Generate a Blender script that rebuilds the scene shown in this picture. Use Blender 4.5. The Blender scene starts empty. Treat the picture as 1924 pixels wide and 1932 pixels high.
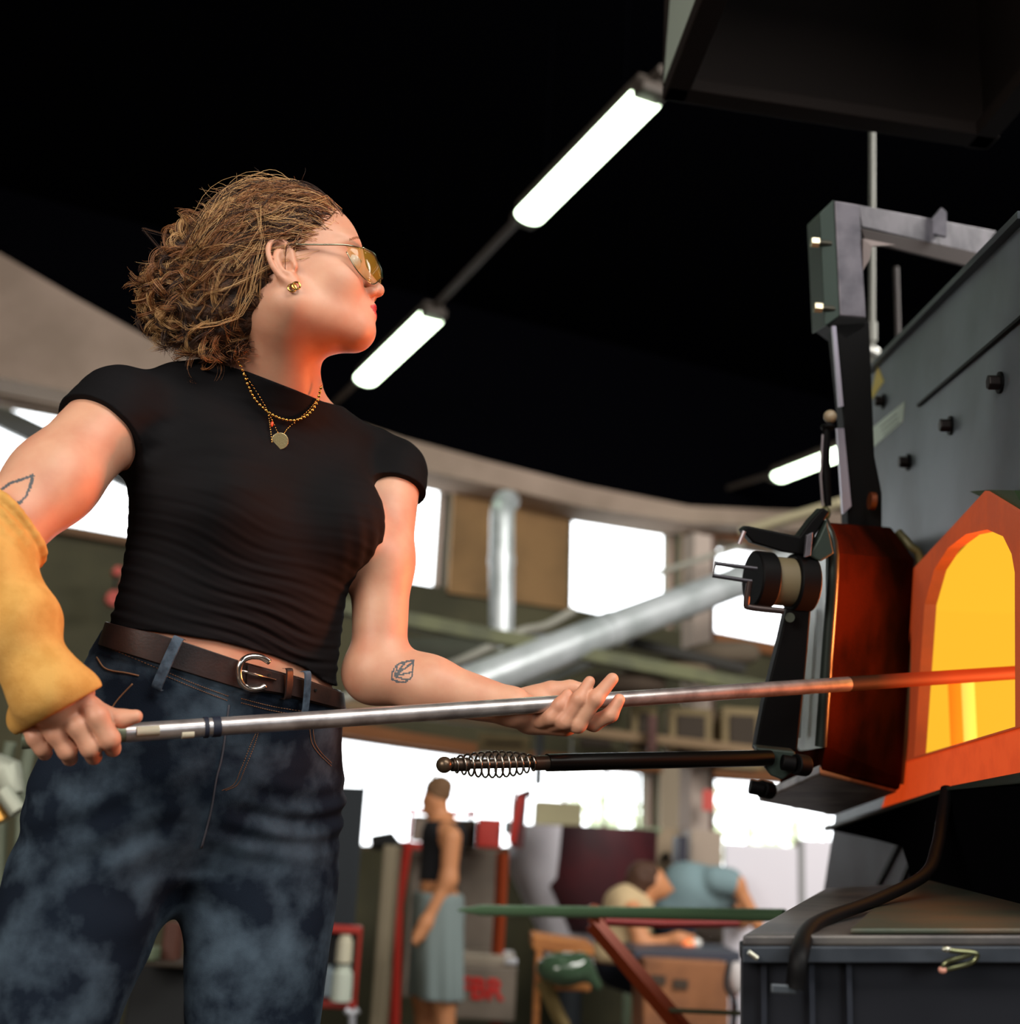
import bpy, math, random
import numpy as np
from mathutils import Vector, Matrix, geometry, noise as mnoise
random.seed(7); rng = np.random.default_rng(7)
SC = bpy.context.scene
COL = SC.collection

# ------------------------------------------------------------------ camera
F = 2300.0                       # focal length in pixels of the 1924 px wide frame
PITCH = math.atan((1612-966)/F); ROLL = math.atan(.055)
CAM = np.array([0., 0., 1.25])
_fw = np.array([0, math.cos(PITCH), math.sin(PITCH)])
_r0 = np.array([1., 0, 0]); _u0 = np.array([0, -math.sin(PITCH), math.cos(PITCH)])
_cr = math.cos(ROLL)*_r0 + math.sin(ROLL)*_u0
_cu = math.cos(ROLL)*_u0 - math.sin(ROLL)*_r0
def ray(u, v): return _fw + (u-962)/F*_cr - (v-966)/F*_cu
def P(u, v, d): return CAM + d*ray(u, v)                       # a measured pixel at a measured depth
def onplane(u, v, o, n):
    r = ray(u, v); t = np.dot(np.asarray(o)-CAM, n)/np.dot(r, n); return CAM + t*r
def onz(u, v, z): return onplane(u, v, (0, 0, z), np.array([0, 0, 1.]))
cam = bpy.data.cameras.new('camera'); camo = bpy.data.objects.new('camera', cam); COL.objects.link(camo)
cam.sensor_width = 36; cam.sensor_fit = 'HORIZONTAL'; cam.lens = F/1924*36
cam.clip_start = .05; cam.clip_end = 200
M = Matrix(((_cr[0], _cu[0], -_fw[0], CAM[0]), (_cr[1], _cu[1], -_fw[1], CAM[1]), (_cr[2], _cu[2], -_fw[2], CAM[2]), (0, 0, 0, 1)))
camo.matrix_world = M
cam.dof.use_dof = True; cam.dof.focus_distance = 1.72; cam.dof.aperture_fstop = 2.7
SC.camera = camo
# ------------------------------------------------------------------ sky, lamps, exposure
W = bpy.data.worlds.new('overcast_sky'); SC.world = W; W.use_nodes = True
bg = W.node_tree.nodes['Background']; bg.inputs[0].default_value = (.93, .97, 1, 1); bg.inputs[1].default_value = 5.5
def area(name, loc, target, sx, sy, power, color):
    l = bpy.data.lights.new(name, 'AREA'); l.shape = 'RECTANGLE'; l.size = sx; l.size_y = sy; l.energy = power; l.color = color
    o = bpy.data.objects.new(name, l); COL.objects.link(o); o.location = loc
    o.rotation_euler = (Vector(target)-Vector(loc)).to_track_quat('-Z', 'Y').to_euler(); return o
# daylight through the tall side windows behind the photographer; last two are added fill
area('window_daylight', (-3.4, -3.6, 3.0), (-.1, 1.8, 1.9), 3.2, 2.2, 270, (1, .93, .84))
area('window_daylight', (2.6, -4.0, 2.6), (.3, 1.8, 1.5), 2.2, 1.6, 40, (.85, .93, 1))
area('window_daylight', (3.0, -1.0, 4.9), (2.5, 9, 1.5), 5.0, 2.0, 380, (1, .95, .88))  # added fill lamp for the back wall, no window stands here
area('roof_light', (3.4, 3.4, 4.4), (1.6, 7.6, .8), 2.4, 1.2, 190, (1, .96, .9))  # added fill lamp that brightens the lower background, no roof lamp known
# the gas flame inside the furnace
area('burner_flame', (1.14, 2.06, 1.56), (-.3, 1.72, 1.75), .22, .26, 3.7, (1, .20, .05)).data.spread = math.radians(62)
SC.view_settings.view_transform = 'Standard'; SC.view_settings.look = 'None'
SC.view_settings.exposure = 0; SC.view_settings.gamma = 1; SC.view_settings.use_curve_mapping = False
SC.cycles.use_denoising = True; SC.cycles.max_bounces = 6; SC.cycles.diffuse_bounces = 3
SC.cycles.sample_clamp_indirect = 6; SC.cycles.caustics_reflective = False; SC.cycles.caustics_refractive = False

# ------------------------------------------------------------------ materials
def lin(c): return tuple(((x/255)/12.92 if x <= 10 else (((x/255)+.055)/1.055)**2.4) for x in c)
_mats = {}
def mat(name, col, rough=.6, metal=0., col2=None, scale=6., bump=0., bscale=40., emit=0., ecol=None, alpha=None,
        trans=0., sss=0., spec=.5, coat=0., stretch=(1, 1, 1), lo=.4, hi=.62, aniso=0., bdist=.002):
    if name in _mats: return _mats[name]
    m = bpy.data.materials.new(name); m.use_nodes = True; nt = m.node_tree; b = nt.nodes['Principled BSDF']
    c = lin(col); b.inputs['Base Color'].default_value = (*c, 1)
    b.inputs['Roughness'].default_value = rough; b.inputs['Metallic'].default_value = metal
    b.inputs['Specular IOR Level'].default_value = spec; b.inputs['Coat Weight'].default_value = coat
    tc = nt.nodes.new('ShaderNodeTexCoord'); mp = nt.nodes.new('ShaderNodeMapping')
    mp.inputs['Scale'].default_value = stretch; nt.links.new(tc.outputs['Object'], mp.inputs[0])
    if col2 is not None:
        n = nt.nodes.new('ShaderNodeTexNoise'); n.inputs['Scale'].default_value = scale; n.inputs['Detail'].default_value = 5
        nt.links.new(mp.outputs[0], n.inputs[0])
        r = nt.nodes.new('ShaderNodeValToRGB'); r.color_ramp.elements[0].position = lo; r.color_ramp.elements[1].position = hi
        r.color_ramp.elements[0].color = (*c, 1); r.color_ramp.elements[1].color = (*lin(col2), 1)
        nt.links.new(n.outputs[0], r.inputs[0]); nt.links.new(r.outputs[0], b.inputs['Base Color'])
    if bump:
        n2 = nt.nodes.new('ShaderNodeTexNoise'); n2.inputs['Scale'].default_value = bscale; n2.inputs['Detail'].default_value = 4
        nt.links.new(mp.outputs[0], n2.inputs[0]); bp = nt.nodes.new('ShaderNodeBump')
        bp.inputs['Strength'].default_value = bump; bp.inputs['Distance'].default_value = bdist
        nt.links.new(n2.outputs[0], bp.inputs['Height']); nt.links.new(bp.outputs[0], b.inputs['Normal'])
    if emit:
        b.inputs['Emission Color'].default_value = (*lin(ecol or col), 1); b.inputs['Emission Strength'].default_value = emit
    if trans: b.inputs['Transmission Weight'].default_value = trans; b.inputs['IOR'].default_value = 1.45
    if alpha is not None: b.inputs['Alpha'].default_value = alpha
    if sss:
        b.inputs['Subsurface Weight'].default_value = sss; b.inputs['Subsurface Radius'].default_value = (1, .35, .2)
        b.inputs['Subsurface Scale'].default_value = .012
    if aniso: b.inputs['Anisotropic'].default_value = aniso
    _mats[name] = m; return m

# ------------------------------------------------------------------ object helpers
def _root(o):
    while o.parent: o = o.parent
    return o
_names = {}
def tag(o, label=None, cat=None, group=None, kind=None):
    if label: o['label'] = label
    if cat: o['category'] = cat
    if group: o['group'] = group
    if kind: o['kind'] = kind
    return o
def thing(name, label, cat, loc=(0, 0, 0), group=None):
    o = bpy.data.objects.new(name, None); COL.objects.link(o); o.location = Vector([float(x) for x in loc]); o.empty_display_size = .1
    return tag(o, label, cat, group)
def link(name, me, m, parent=None, smooth=False, label=None, bevel=0., bseg=2, kind=None):
    if m is not None:
        for q in (m if isinstance(m, (list, tuple)) else [m]): me.materials.append(q)
    if smooth is True: me.shade_smooth()
    elif smooth: me.shade_smooth(); me.set_sharp_from_angle(angle=smooth)
    o = bpy.data.objects.new(name, me); COL.objects.link(o)
    if parent is not None:
        o.parent = parent; r = _root(parent); l = Vector(r.location)
        if l.length: me.transform(Matrix.Translation(-l))
    if bevel:
        md = o.modifiers.new('bevel', 'BEVEL'); md.width = bevel; md.segments = bseg; md.limit_method = 'ANGLE'; md.angle_limit = .6
    if label: o['label'] = label
    if kind: o['kind'] = kind
    return o
def arr(x): return np.asarray(x, float)
def unit(x): x = arr(x); return x/np.linalg.norm(x)
def mix(a, b, t): return arr(a)*(1-t)+arr(b)*t
class MB:
    def __init__(s): s.v = []; s.f = []
    def add(s, vs, fs):
        n = len(s.v); s.v += [tuple(map(float, q)) for q in vs]; s.f += [[i+n for i in f] for f in fs]; return s
    def box(s, c, sz, ax=None):
        c = arr(c); ax = np.eye(3) if ax is None else arr(ax)
        vs = [c+.5*(i*sz[0]*ax[0]+j*sz[1]*ax[1]+k*sz[2]*ax[2]) for i in (-1, 1) for j in (-1, 1) for k in (-1, 1)]
        return s.add(vs, [(0, 1, 3, 2), (4, 6, 7, 5), (0, 4, 5, 1), (2, 3, 7, 6), (0, 2, 6, 4), (1, 5, 7, 3)])
    def prism(s, pts, off):
        pts = [arr(p) for p in pts]; off = arr(off); n = len(pts)
        vs = pts+[p+off for p in pts]
        nrm = sum((np.cross(pts[i], pts[(i+1) % n]) for i in range(n)), np.zeros(3))
        fs = [list(range(n)), list(range(2*n-1, n-1, -1))]+[(i, i+n, (i+1) % n+n, (i+1) % n) for i in range(n)]
        if np.dot(nrm, off) > 0: fs = [list(f)[::-1] for f in fs]
        return s.add(vs, fs)
    def tube(s, pts, r, n=12, caps=True, sx=1., ref=None):
        pts = [arr(p) for p in pts]; m = len(pts); rs = r if hasattr(r, '__len__') else [r]*m
        vs = []; prev = None
        for i, p in enumerate(pts):
            t = unit(pts[min(i+1, m-1)]-pts[max(i-1, 0)])
            if prev is None:
                a = arr(ref) if ref is not None else (np.array([0, 0, 1.]) if abs(t[2]) < .9 else np.array([1., 0, 0]))
            else: a = prev
            a = unit(a-np.dot(a, t)*t); b = np.cross(t, a); prev = a
            for k in range(n):
                th = 2*math.pi*k/n; vs.append(p+rs[i]*(math.cos(th)*a*sx+math.sin(th)*b))
        fs = [(i*n+k, i*n+(k+1) % n, (i+1)*n+(k+1) % n, (i+1)*n+k) for i in range(m-1) for k in range(n)]
        if caps: fs += [list(range(n))[::-1], list(range((m-1)*n, m*n))]
        return s.add(vs, fs)
    def cyl(s, a, b, r, n=16): return s.tube([a, b], r, n)
    def sphere(s, c, r, nu=16, nv=10, ax=None):
        c = arr(c); ax = np.eye(3) if ax is None else arr(ax); r = arr(r)*np.ones(3); vs = []
        for j in range(1, nv):
            ph = math.pi*j/nv
            for i in range(nu):
                th = 2*math.pi*i/nu; q = (r[0]*math.sin(ph)*math.cos(th), r[1]*math.sin(ph)*math.sin(th), r[2]*math.cos(ph))
                vs.append(c+q[0]*ax[0]+q[1]*ax[1]+q[2]*ax[2])
        vs += [c+r[2]*ax[2], c-r[2]*ax[2]]; t, b = len(vs)-2, len(vs)-1
        fs = [(j*nu+i, (j+1)*nu+i, (j+1)*nu+(i+1) % nu, j*nu+(i+1) % nu) for j in range(nv-2) for i in range(nu)]
        fs += [(i, (i+1) % nu, t) for i in range(nu)]+[((nv-2)*nu+(i+1) % nu, (nv-2)*nu+i, b) for i in range(nu)]
        return s.add(vs, fs)
    def torus(s, c, R, r, ax, n=24, m=8, a0=0., a1=2*math.pi, sx=1., sy=1.):
        ax = arr(ax); closed = abs(a1-a0-2*math.pi) < 1e-6; k = n if closed else n+1
        pts = [arr(c)+R*(sx*math.cos(a0+(a1-a0)*i/n)*ax[0]+sy*math.sin(a0+(a1-a0)*i/n)*ax[1]) for i in range(n+1)]
        return s.tube(pts, r, m, caps=not closed, ref=ax[2])
    def build(s, name, m, parent=None, **kw):
        me = bpy.data.meshes.new(name); me.from_pydata(s.v, [], s.f); me.update()
        return link(name, me, m, parent, **kw)
def struct(name, mb, m, **kw):
    o = mb.build(name, m, **kw); o['kind'] = 'structure'; return o
def smoothpath(pts, n=8):
    pts = [arr(p) for p in pts]; out = []
    q = [2*pts[0]-pts[1]]+pts+[2*pts[-1]-pts[-2]]
    for i in range(1, len(q)-2):
        for t in np.arange(n)/n:
            a, b, c, d = q[i-1], q[i], q[i+1], q[i+2]
            out.append(.5*(2*b+(c-a)*t+(2*a-5*b+4*c-d)*t*t+(3*b-a-3*c+d)*t**3))
    return out+[pts[-1]]

# ------------------------------------------------------------------ distance-field modeller (bodies, cloth)
def smin(a, b, k):
    if k <= 0: return np.minimum(a, b)
    h = np.maximum(k-np.abs(a-b), 0)/k
    return np.minimum(a, b)-h*h*k*.25
class Cone:
    def __init__(s, a, b, ra, rb, k=.02):
        s.a = arr(a); s.b = arr(b); s.ra = ra; s.rb = rb; s.k = k; m = max(ra, rb)
        s.lo = np.minimum(s.a, s.b)-m; s.hi = np.maximum(s.a, s.b)+m
    def __call__(s, X):
        ab = s.b-s.a; t = np.clip(((X-s.a)@ab)/max(ab@ab, 1e-12), 0, 1)
        return np.linalg.norm(X-s.a-t[:, None]*ab, axis=1)-(s.ra+(s.rb-s.ra)*t)
class Ell:
    def __init__(s, c, r, ax=None, k=.02):
        s.c = arr(c); s.r = arr(r)*np.ones(3); s.ax = np.eye(3) if ax is None else arr(ax); s.k = k
        e = np.sqrt(((s.ax*s.r[:, None])**2).sum(0)); s.lo = s.c-e; s.hi = s.c+e
    def __call__(s, X):
        q = (X-s.c)@s.ax.T; k0 = np.linalg.norm(q/s.r, axis=1); k1 = np.linalg.norm(q/s.r**2, axis=1)+1e-9
        return k0*(k0-1)/k1
def path(pts, rs, k=.01): return [Cone(pts[i], pts[i+1], rs[i], rs[i+1], k) for i in range(len(pts)-1)]
class Loft:
    """elliptical sections stacked along A; contours are given as pixels measured on the plane through O"""
    def __init__(s, O, W_, A_, D_, left, right, deps, k=.03, cors=True, ext=None, n=240, sm=6):
        s.O, s.W, s.A, s.D, s.k = arr(O), arr(W_), arr(A_), arr(D_), k
        def loc(p):
            X = onplane(p[0], p[1], s.O, s.D)-s.O; return X@s.W, X@s.A
        L = sorted([loc(p) for p in left], key=lambda q: q[1]); R = sorted([loc(p) for p in right], key=lambda q: q[1])
        if ext: L = sorted(L+[(c-h, a) for a, c, h in ext], key=lambda q: q[1]); R = sorted(R+[(c+h, a) for a, c, h in ext], key=lambda q: q[1])
        s.a0 = max(L[0][1], R[0][1]); s.a1 = min(L[-1][1], R[-1][1]); s.g = np.linspace(s.a0, s.a1, n)
        l = np.interp(s.g, [q[1] for q in L], [q[0] for q in L]); r = np.interp(s.g, [q[1] for q in R], [q[0] for q in R])
        dp = sorted(deps); b = np.interp(s.g, [q[0] for q in dp], [q[1] for q in dp]); dc = np.interp(s.g, [q[0] for q in dp], [q[2] for q in dp])
        def S(x):
            w = np.exp(-.5*(np.arange(-3*sm, 3*sm+1)/sm)**2); w /= w.sum(); return np.convolve(np.pad(x, 3*sm, 'edge'), w, 'valid')
        l, r, b, dc = S(l), S(r), S(b), S(dc)
        H = (r-l)/2; cw = (r+l)/2
        if cors:
            X = s.O+np.outer(s.g, s.A)+np.outer(cw, s.W)-CAM; tt = (X@s.W)/(X@s.D)
            hw = np.sqrt(np.maximum(H**2-(b*tt)**2, (.55*H)**2)); cw = cw+dc*tt*-1*0
        else: hw = H
        s.cw, s.hw, s.b, s.dc = cw, hw, b, dc
        pts = np.array([s.O+a*s.A+(c+i*h)*s.W+(e+j*q)*s.D for a, c, h, e, q in zip(s.g, cw, hw, dc, b) for i in (-1, 1) for j in (-1, 1)])
        s.lo = pts.min(0); s.hi = pts.max(0)
    def at(s, a): return [np.interp(a, s.g, x) for x in (s.cw, s.hw, s.dc, s.b)]
    def coords(s, X): q = X-s.O; return q@s.W, q@s.A, q@s.D
    def __call__(s, X):
        w, a, d = s.coords(X); ac = np.clip(a, s.a0, s.a1); cw, hw, dc, b = s.at(ac)
        x = (w-cw)/hw; y = (d-dc)/b; k0 = np.sqrt(x*x+y*y); k1 = np.sqrt((x/hw)**2+(y/b)**2)+1e-9
        dd = k0*(k0-1)/k1; e = np.abs(a-ac)
        return np.where(e > 0, np.sqrt(np.maximum(dd, 0)**2+e*e)+np.minimum(dd, 0)*.0, dd)
    def surf(s, phi, a, off=0.):
        cw, hw, dc, b = s.at(a); return s.O+a*s.A+(cw+(hw+off)*math.cos(phi))*s.W+(dc+(b+off)*math.sin(phi))*s.D
class Grp:
    """prims joined smoothly; grp(prims, k) is itself a prim with its own join radius"""
    def __init__(s, prims, k=.004, cut=()):
        s.p = prims; s.k = k; s.cut = cut
        s.lo = np.min([p.lo for p in prims], 0); s.hi = np.max([p.hi for p in prims], 0)
    def __call__(s, X):
        d = None
        for p in s.p:
            q = p(X); d = q if d is None else smin(d, q, p.k)
        for c in s.cut: d = -smin(-d, c(X), c.k)
        return d
def field(prims, cuts, mod, X, lo, hi, pad):
    d = np.full(len(X), .5)
    for p in prims:
        m = 2.5*p.k+pad
        if (p.lo-m > hi).any() or (p.hi+m < lo).any(): continue
        d = smin(d, p(X), p.k)
    for c in cuts:
        m = c.k+pad
        if (c.lo-m > hi).any() or (c.hi+m < lo).any(): continue
        d = -smin(-d, c(X), c.k)
    if mod is not None: d = mod(X, d)
    return d
def sdf_mesh(name, prims, h, cuts=(), mod=None, pad=.01, relax=1):
    lo = np.min([p.lo for p in prims], 0)-pad-.01; hi = np.max([p.hi for p in prims], 0)+pad+.01
    B = 14; nb = np.ceil((hi-lo)/(B*h)).astype(int)
    ar = np.arange(B+1); gi, gj, gk = np.meshgrid(ar, ar, ar, indexing='ij'); loc = np.stack([gi, gj, gk], -1).reshape(-1, 3)
    N = (nb+1)*B+4; key = lambda I: (I[..., 0].astype(np.int64)*N[1]+I[..., 1])*N[2]+I[..., 2]
    # coarse pass
    bi = np.stack(np.meshgrid(*[np.arange(n) for n in nb], indexing='ij'), -1).reshape(-1, 3)
    cen = lo+(bi+.5)*B*h; keep = np.zeros(len(bi), bool); rad = B*h*.87
    CH = 4000
    for q in range(0, len(bi), CH):
        X = cen[q:q+CH]; d = np.full(len(X), .5)
        for p in prims: d = smin(d, p(X), p.k)
        keep[q:q+CH] = np.abs(d) < rad*2.5+pad*2
    bi = bi[keep]
    cellk, cellp, quads = [], [], []
    E = [(0, 1), (2, 3), (4, 5), (6, 7), (0, 2), (1, 3), (4, 6), (5, 7), (0, 4), (1, 5), (2, 6), (3, 7)]
    off = np.array([(i, j, k) for i in (0, 1) for j in (0, 1) for k in (0, 1)])
    for b in bi:
        I = b*B+loc; X = lo+I*h; bl = X[0]; bh = X[-1]
        d = field(prims, cuts, mod, X, bl, bh, pad)
        if (d > 0).all() or (d < 0).all(): continue
        G = d.reshape(B+1, B+1, B+1)
        c8 = np.stack([G[o[0]:o[0]+B, o[1]:o[1]+B, o[2]:o[2]+B] for o in off], -1)
        neg = c8 < 0; s = neg.sum(-1); act = np.argwhere((s > 0) & (s < 8))
        if len(act) == 0: continue
        cv = c8[act[:, 0], act[:, 1], act[:, 2]]; acc = np.zeros((len(act), 3)); cnt = np.zeros(len(act))
        for i, j in E:
            a_, b_ = cv[:, i], cv[:, j]; x = (a_ < 0) != (b_ < 0); den = np.where(x, a_-b_, 1); t = np.where(x, a_/den, 0)
            acc += np.where(x[:, None], off[i]+t[:, None]*(off[j]-off[i]), 0); cnt += x
        cellk.append(key(act+b*B)); cellp.append(lo+(act+b*B+acc/cnt[:, None])*h)
        n = G < 0
        for ax in range(3):
            o1, o2 = [(1, 2), (2, 0), (0, 1)][ax]
            A0 = n[:B, :B, :B]; sl = [slice(0, B)]*3; sl[ax] = slice(1, B+1); A1 = n[tuple(sl)]
            ch = np.argwhere(A0 != A1)
            if len(ch) == 0: continue
            fl = A0[ch[:, 0], ch[:, 1], ch[:, 2]]; g = ch+b*B
            e1 = np.zeros(3, int); e1[o1] = 1; e2 = np.zeros(3, int); e2[o2] = 1
            qd = np.stack([key(g-e1-e2), key(g-e2), key(g), key(g-e1)], -1)
            qd[~fl] = qd[~fl][:, ::-1]; quads.append(qd)
    K = np.concatenate(cellk); V = np.concatenate(cellp); Q = np.concatenate(quads)
    o = np.argsort(K); K = K[o]; V = V[o]; ix = np.searchsorted(K, Q); ix = np.minimum(ix, len(K)-1)
    ok = (K[ix] == Q).all(1); Q = ix[ok]
    if name in ('jeans', 'top', 'body'):                # drop stray islands
        lab = np.arange(len(V))
        for _ in range(400):
            m = lab[Q].min(1); l2 = lab.copy()
            for i in range(4): np.minimum.at(l2, Q[:, i], m)
            l2 = l2[l2]; l2 = l2[l2]
            if (l2 == lab).all(): break
            lab = l2
        u_, c_ = np.unique(lab[Q[:, 0]], return_counts=True); Q = Q[lab[Q[:, 0]] == u_[c_.argmax()]]
        used = np.unique(Q); rm = np.full(len(V), -1); rm[used] = np.arange(len(used)); V = V[used]; Q = rm[Q]
    for _ in range(relax):
        S = np.zeros_like(V); c = np.zeros(len(V))
        for i in range(4):
            for j in (1, 3):
                np.add.at(S, Q[:, i], V[Q[:, (i+j) % 4]]); np.add.at(c, Q[:, i], 1)
        V = V+.5*(S/np.maximum(c, 1)[:, None]-V)
    me = bpy.data.meshes.new(name); me.vertices.add(len(V)); me.vertices.foreach_set('co', V.ravel().astype(np.float32))
    me.loops.add(len(Q)*4); me.loops.foreach_set('vertex_index', Q.ravel().astype(np.int32)); me.polygons.add(len(Q))
    me.polygons.foreach_set('loop_start', (np.arange(len(Q))*4).astype(np.int32))
    me.update(calc_edges=True); me.validate(); me.shade_smooth(); return me
def vnoise(X, s, seed=0):
    """cheap smooth pseudo noise for cloth folds"""
    X = X*s+seed*7.3
    return (np.sin(X[:, 0]*1.7+np.sin(X[:, 1]*1.3+X[:, 2]))+np.sin(X[:, 1]*1.9+np.sin(X[:, 2]*1.5+X[:, 0]*.7))+np.sin(X[:, 2]*1.6+np.sin(X[:, 0]*1.1-X[:, 1])))/3
# ================================================================== the hall
WB = math.radians(25); WN = np.array([-math.sin(WB), math.cos(WB), 0]); WS = np.array([math.cos(WB), math.sin(WB), 0]); UZ = np.array([0, 0, 1.])
WD = 9.0
def wp(u, v, off=0.): return onplane(u, v, WN*(WD-off), WN)            # pixel -> point on the window wall (off = metres in front)
def wl(s, z, n=WD): return WS*s+WN*n+UZ*z
def ws(X): return float(X@WS), float(X[2])
PLASTER = mat('ochre_plaster', (150, 116, 78), rough=.9, col2=(126, 98, 66), scale=2, bump=.2, bscale=30)
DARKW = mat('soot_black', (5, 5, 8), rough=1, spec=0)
OLIVE = mat('olive_paint', (88, 84, 62), rough=.9, col2=(68, 66, 50), scale=1.3)
BEAMM = mat('concrete_beam', (178, 156, 142), rough=.9, col2=(158, 138, 124), scale=1.6)
RUSTW = mat('rust_wood', (150, 96, 60), rough=.85)
def holed(name, outer, holes, m, thick, n0=WD, **kw):
    lo = [Vector((a, b, 0)) for a, b in outer]; hs_ = [[Vector((a, b, 0)) for a, b in h] for h in holes]
    allp = lo+[p for h in hs_ for p in h]; tri = geometry.tessellate_polygon([lo]+hs_)
    N_ = len(allp); v = [wl(p.x, p.y, n0) for p in allp]+[wl(p.x, p.y, n0+thick) for p in allp]
    f = [t for t in tri]+[(t[0]+N_, t[2]+N_, t[1]+N_) for t in tri]; k = 0
    for loop in [lo]+hs_:
        L = len(loop); f += [(k+i, k+(i+1) % L, k+(i+1) % L+N_, k+i+N_) for i in range(L)]; k += L
    mb = MB().add(v, f); me = bpy.data.meshes.new(name); me.from_pydata(mb.v, [], mb.f); import bmesh
    bm = bmesh.new(); bm.from_mesh(me); bmesh.ops.recalc_face_normals(bm, faces=bm.faces[:]); bm.to_mesh(me); bm.free()
    o = link(name, me, m); o['kind'] = 'structure'; return o
HOLES = [[(-90, 728), (128, 768), (262, 790), (262, 1014), (104, 986), (-90, 950)], [(560, 850), (700, 880), (853, 912), (841, 1109), (700, 1086), (545, 1056)],
         [(1080, 965), (1284, 998), (1283, 1190), (1077, 1146)], [(1355, 1018), (1545, 1046), (1545, 1228), (1345, 1190)],
         [(560, 1374), (760, 1404), (1000, 1438), (1244, 1456), (1244, 1606), (560, 1600)], [(1349, 1464), (1640, 1484), (1640, 1660), (1349, 1640)]]
HL = [[ws(wp(u, v)) for u, v in h] for h in HOLES]
z0 = 1.25
holed('wall_back', [(-6, 0), (13, 0), (13, 5.6), (-6, 5.6)], HL, OLIVE, .3)
PANE = bpy.data.materials.new('window_glass'); PANE.use_nodes = True; nt = PANE.node_tree; nt.nodes.clear()
o_ = nt.nodes.new('ShaderNodeOutputMaterial'); mx = nt.nodes.new('ShaderNodeMixShader'); tr = nt.nodes.new('ShaderNodeBsdfTransparent'); gl = nt.nodes.new('ShaderNodeBsdfGlossy')
gl.inputs['Roughness'].default_value = .05; mx.inputs[0].default_value = .05; nt.links.new(tr.outputs[0], mx.inputs[1]); nt.links.new(gl.outputs[0], mx.inputs[2]); nt.links.new(mx.outputs[0], o_.inputs[0])
WFR = mat('window_frame_brown', (112, 84, 62), rough=.7)
MUL = [[40, 190], [640, 760], [], [1450], [700, 830, 907, 985, 1082, 1160, 1220], [1430, 1520, 1580]]
for i, (h, hl_) in enumerate(zip(HOLES, HL)):
    w = bpy.data.objects.new('window_%d' % (i+1), None); COL.objects.link(w); w['kind'] = 'structure'; c = np.mean([wp(*q) for q in h], 0); w.location = Vector(c)
    MB().prism([wl(s, z, WD+.16) for s, z in hl_], WN*.008).build('pane', PANE, w)
    n = len(h)
    for k in range(n):
        a, b = wl(*hl_[k], WD+.14), wl(*hl_[(k+1) % n], WD+.14); mid = (a+b)/2; inn = unit(c-mid); d = unit(b-a); q = unit(np.cross(WN, d))
        MB().box(mid, (np.linalg.norm(b-a), .05, .07), (d, q, WN)).build('frame_bar', WFR, w)
    top = sorted(hl_, key=lambda q: -q[1])
    for u in MUL[i]:
        vt = [q for q in h]; us = sorted(set(q[0] for q in h)); ups = sorted([q for q in h[:n//2+1]]); 
        X = wp(u, np.mean([q[1] for q in h])); s = X@WS; zt = max(q[1] for q in hl_)-.02; zb = min(q[1] for q in hl_)+.02
        if i == 4 or i == 5: MB().box(wl(s, (zt+zb)/2-.06, WD+.15), (.022, .03, zt-zb-.06), (WS, WN, UZ)).build('mullion', WFR, w)
# upper ochre panels between the upper windows (cladding on the wall)
def cladding(name, poly, off, m, th=.04, **kw):
    mb = MB().prism([wp(u, v, off) for u, v in poly], WN*th); return struct(name, mb, m, **kw)
cladding('trim_1', [(858, 905), (1074, 952), (1071, 1150), (846, 1118)], .05, PLASTER)
cladding('trim_2', [(1290, 995), (1352, 1008), (1341, 1190), (1290, 1192)], .05, PLASTER)
cladding('trim_3', [(640, 868), (860, 905), (1074, 952), (1290, 990), (1560, 1030), (1560, 1044), (1352, 1014), (1284, 996), (1078, 962), (854, 910), (640, 874)], .06, RUSTW)
cladding('trim_4', [(620, 1352), (760, 1380), (1000, 1418), (1250, 1438), (1250, 1456), (1000, 1439), (760, 1404), (560, 1373), (560, 1345)], .12, RUSTW, th=.1)
cladding('trim_5', [(1345, 1448), (1640, 1468), (1640, 1486), (1345, 1464)], .12, RUSTW, th=.1)
cladding('trim_6', [(1345, 1192), (1545, 1230), (1545, 1252), (1345, 1212)], .08, RUSTW)
cladding('trim_13', [(1246, 1442), (1347, 1452), (1347, 1640), (1246, 1606)], .02, mat('pier_cream', (190, 172, 150), rough=.9), th=.018)
cladding('trim_7', [(100, 988), (262, 1016), (262, 1030), (98, 1002)], .10, mat('brown_sill', (118, 88, 64), rough=.8))
cladding('trim_8', [(-90, 706), (0, 722), (150, 752), (290, 782), (290, 800), (128, 770), (-90, 730)], .10, mat('brown_sill', (118, 88, 64)))
# arched concrete beam under the dark roof
up_ = [(-760, 160), (-440, 265), (-120, 415), (0, 478), (140, 560), (280, 638), (450, 712), (640, 786), (760, 826), (930, 872), (1100, 915), (1300, 955), (1450, 962), (1700, 968), (2300, 985)]
lo_e = [(2300, 1030), (1700, 1004), (1450, 992), (1300, 986), (1100, 956), (930, 916), (760, 878), (640, 858), (450, 810), (280, 770), (140, 740), (0, 712), (-120, 690), (-440, 632), (-760, 575)]
cladding('trim_9', up_+lo_e, .45, BEAMM, th=.44)
# dark wall above the beam
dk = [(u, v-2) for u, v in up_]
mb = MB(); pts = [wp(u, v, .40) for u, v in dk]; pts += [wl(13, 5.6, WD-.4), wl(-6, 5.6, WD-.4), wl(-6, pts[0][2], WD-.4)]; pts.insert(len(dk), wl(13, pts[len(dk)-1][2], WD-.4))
struct('trim_10', mb.prism(pts, WN*.36), DARKW)
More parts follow.
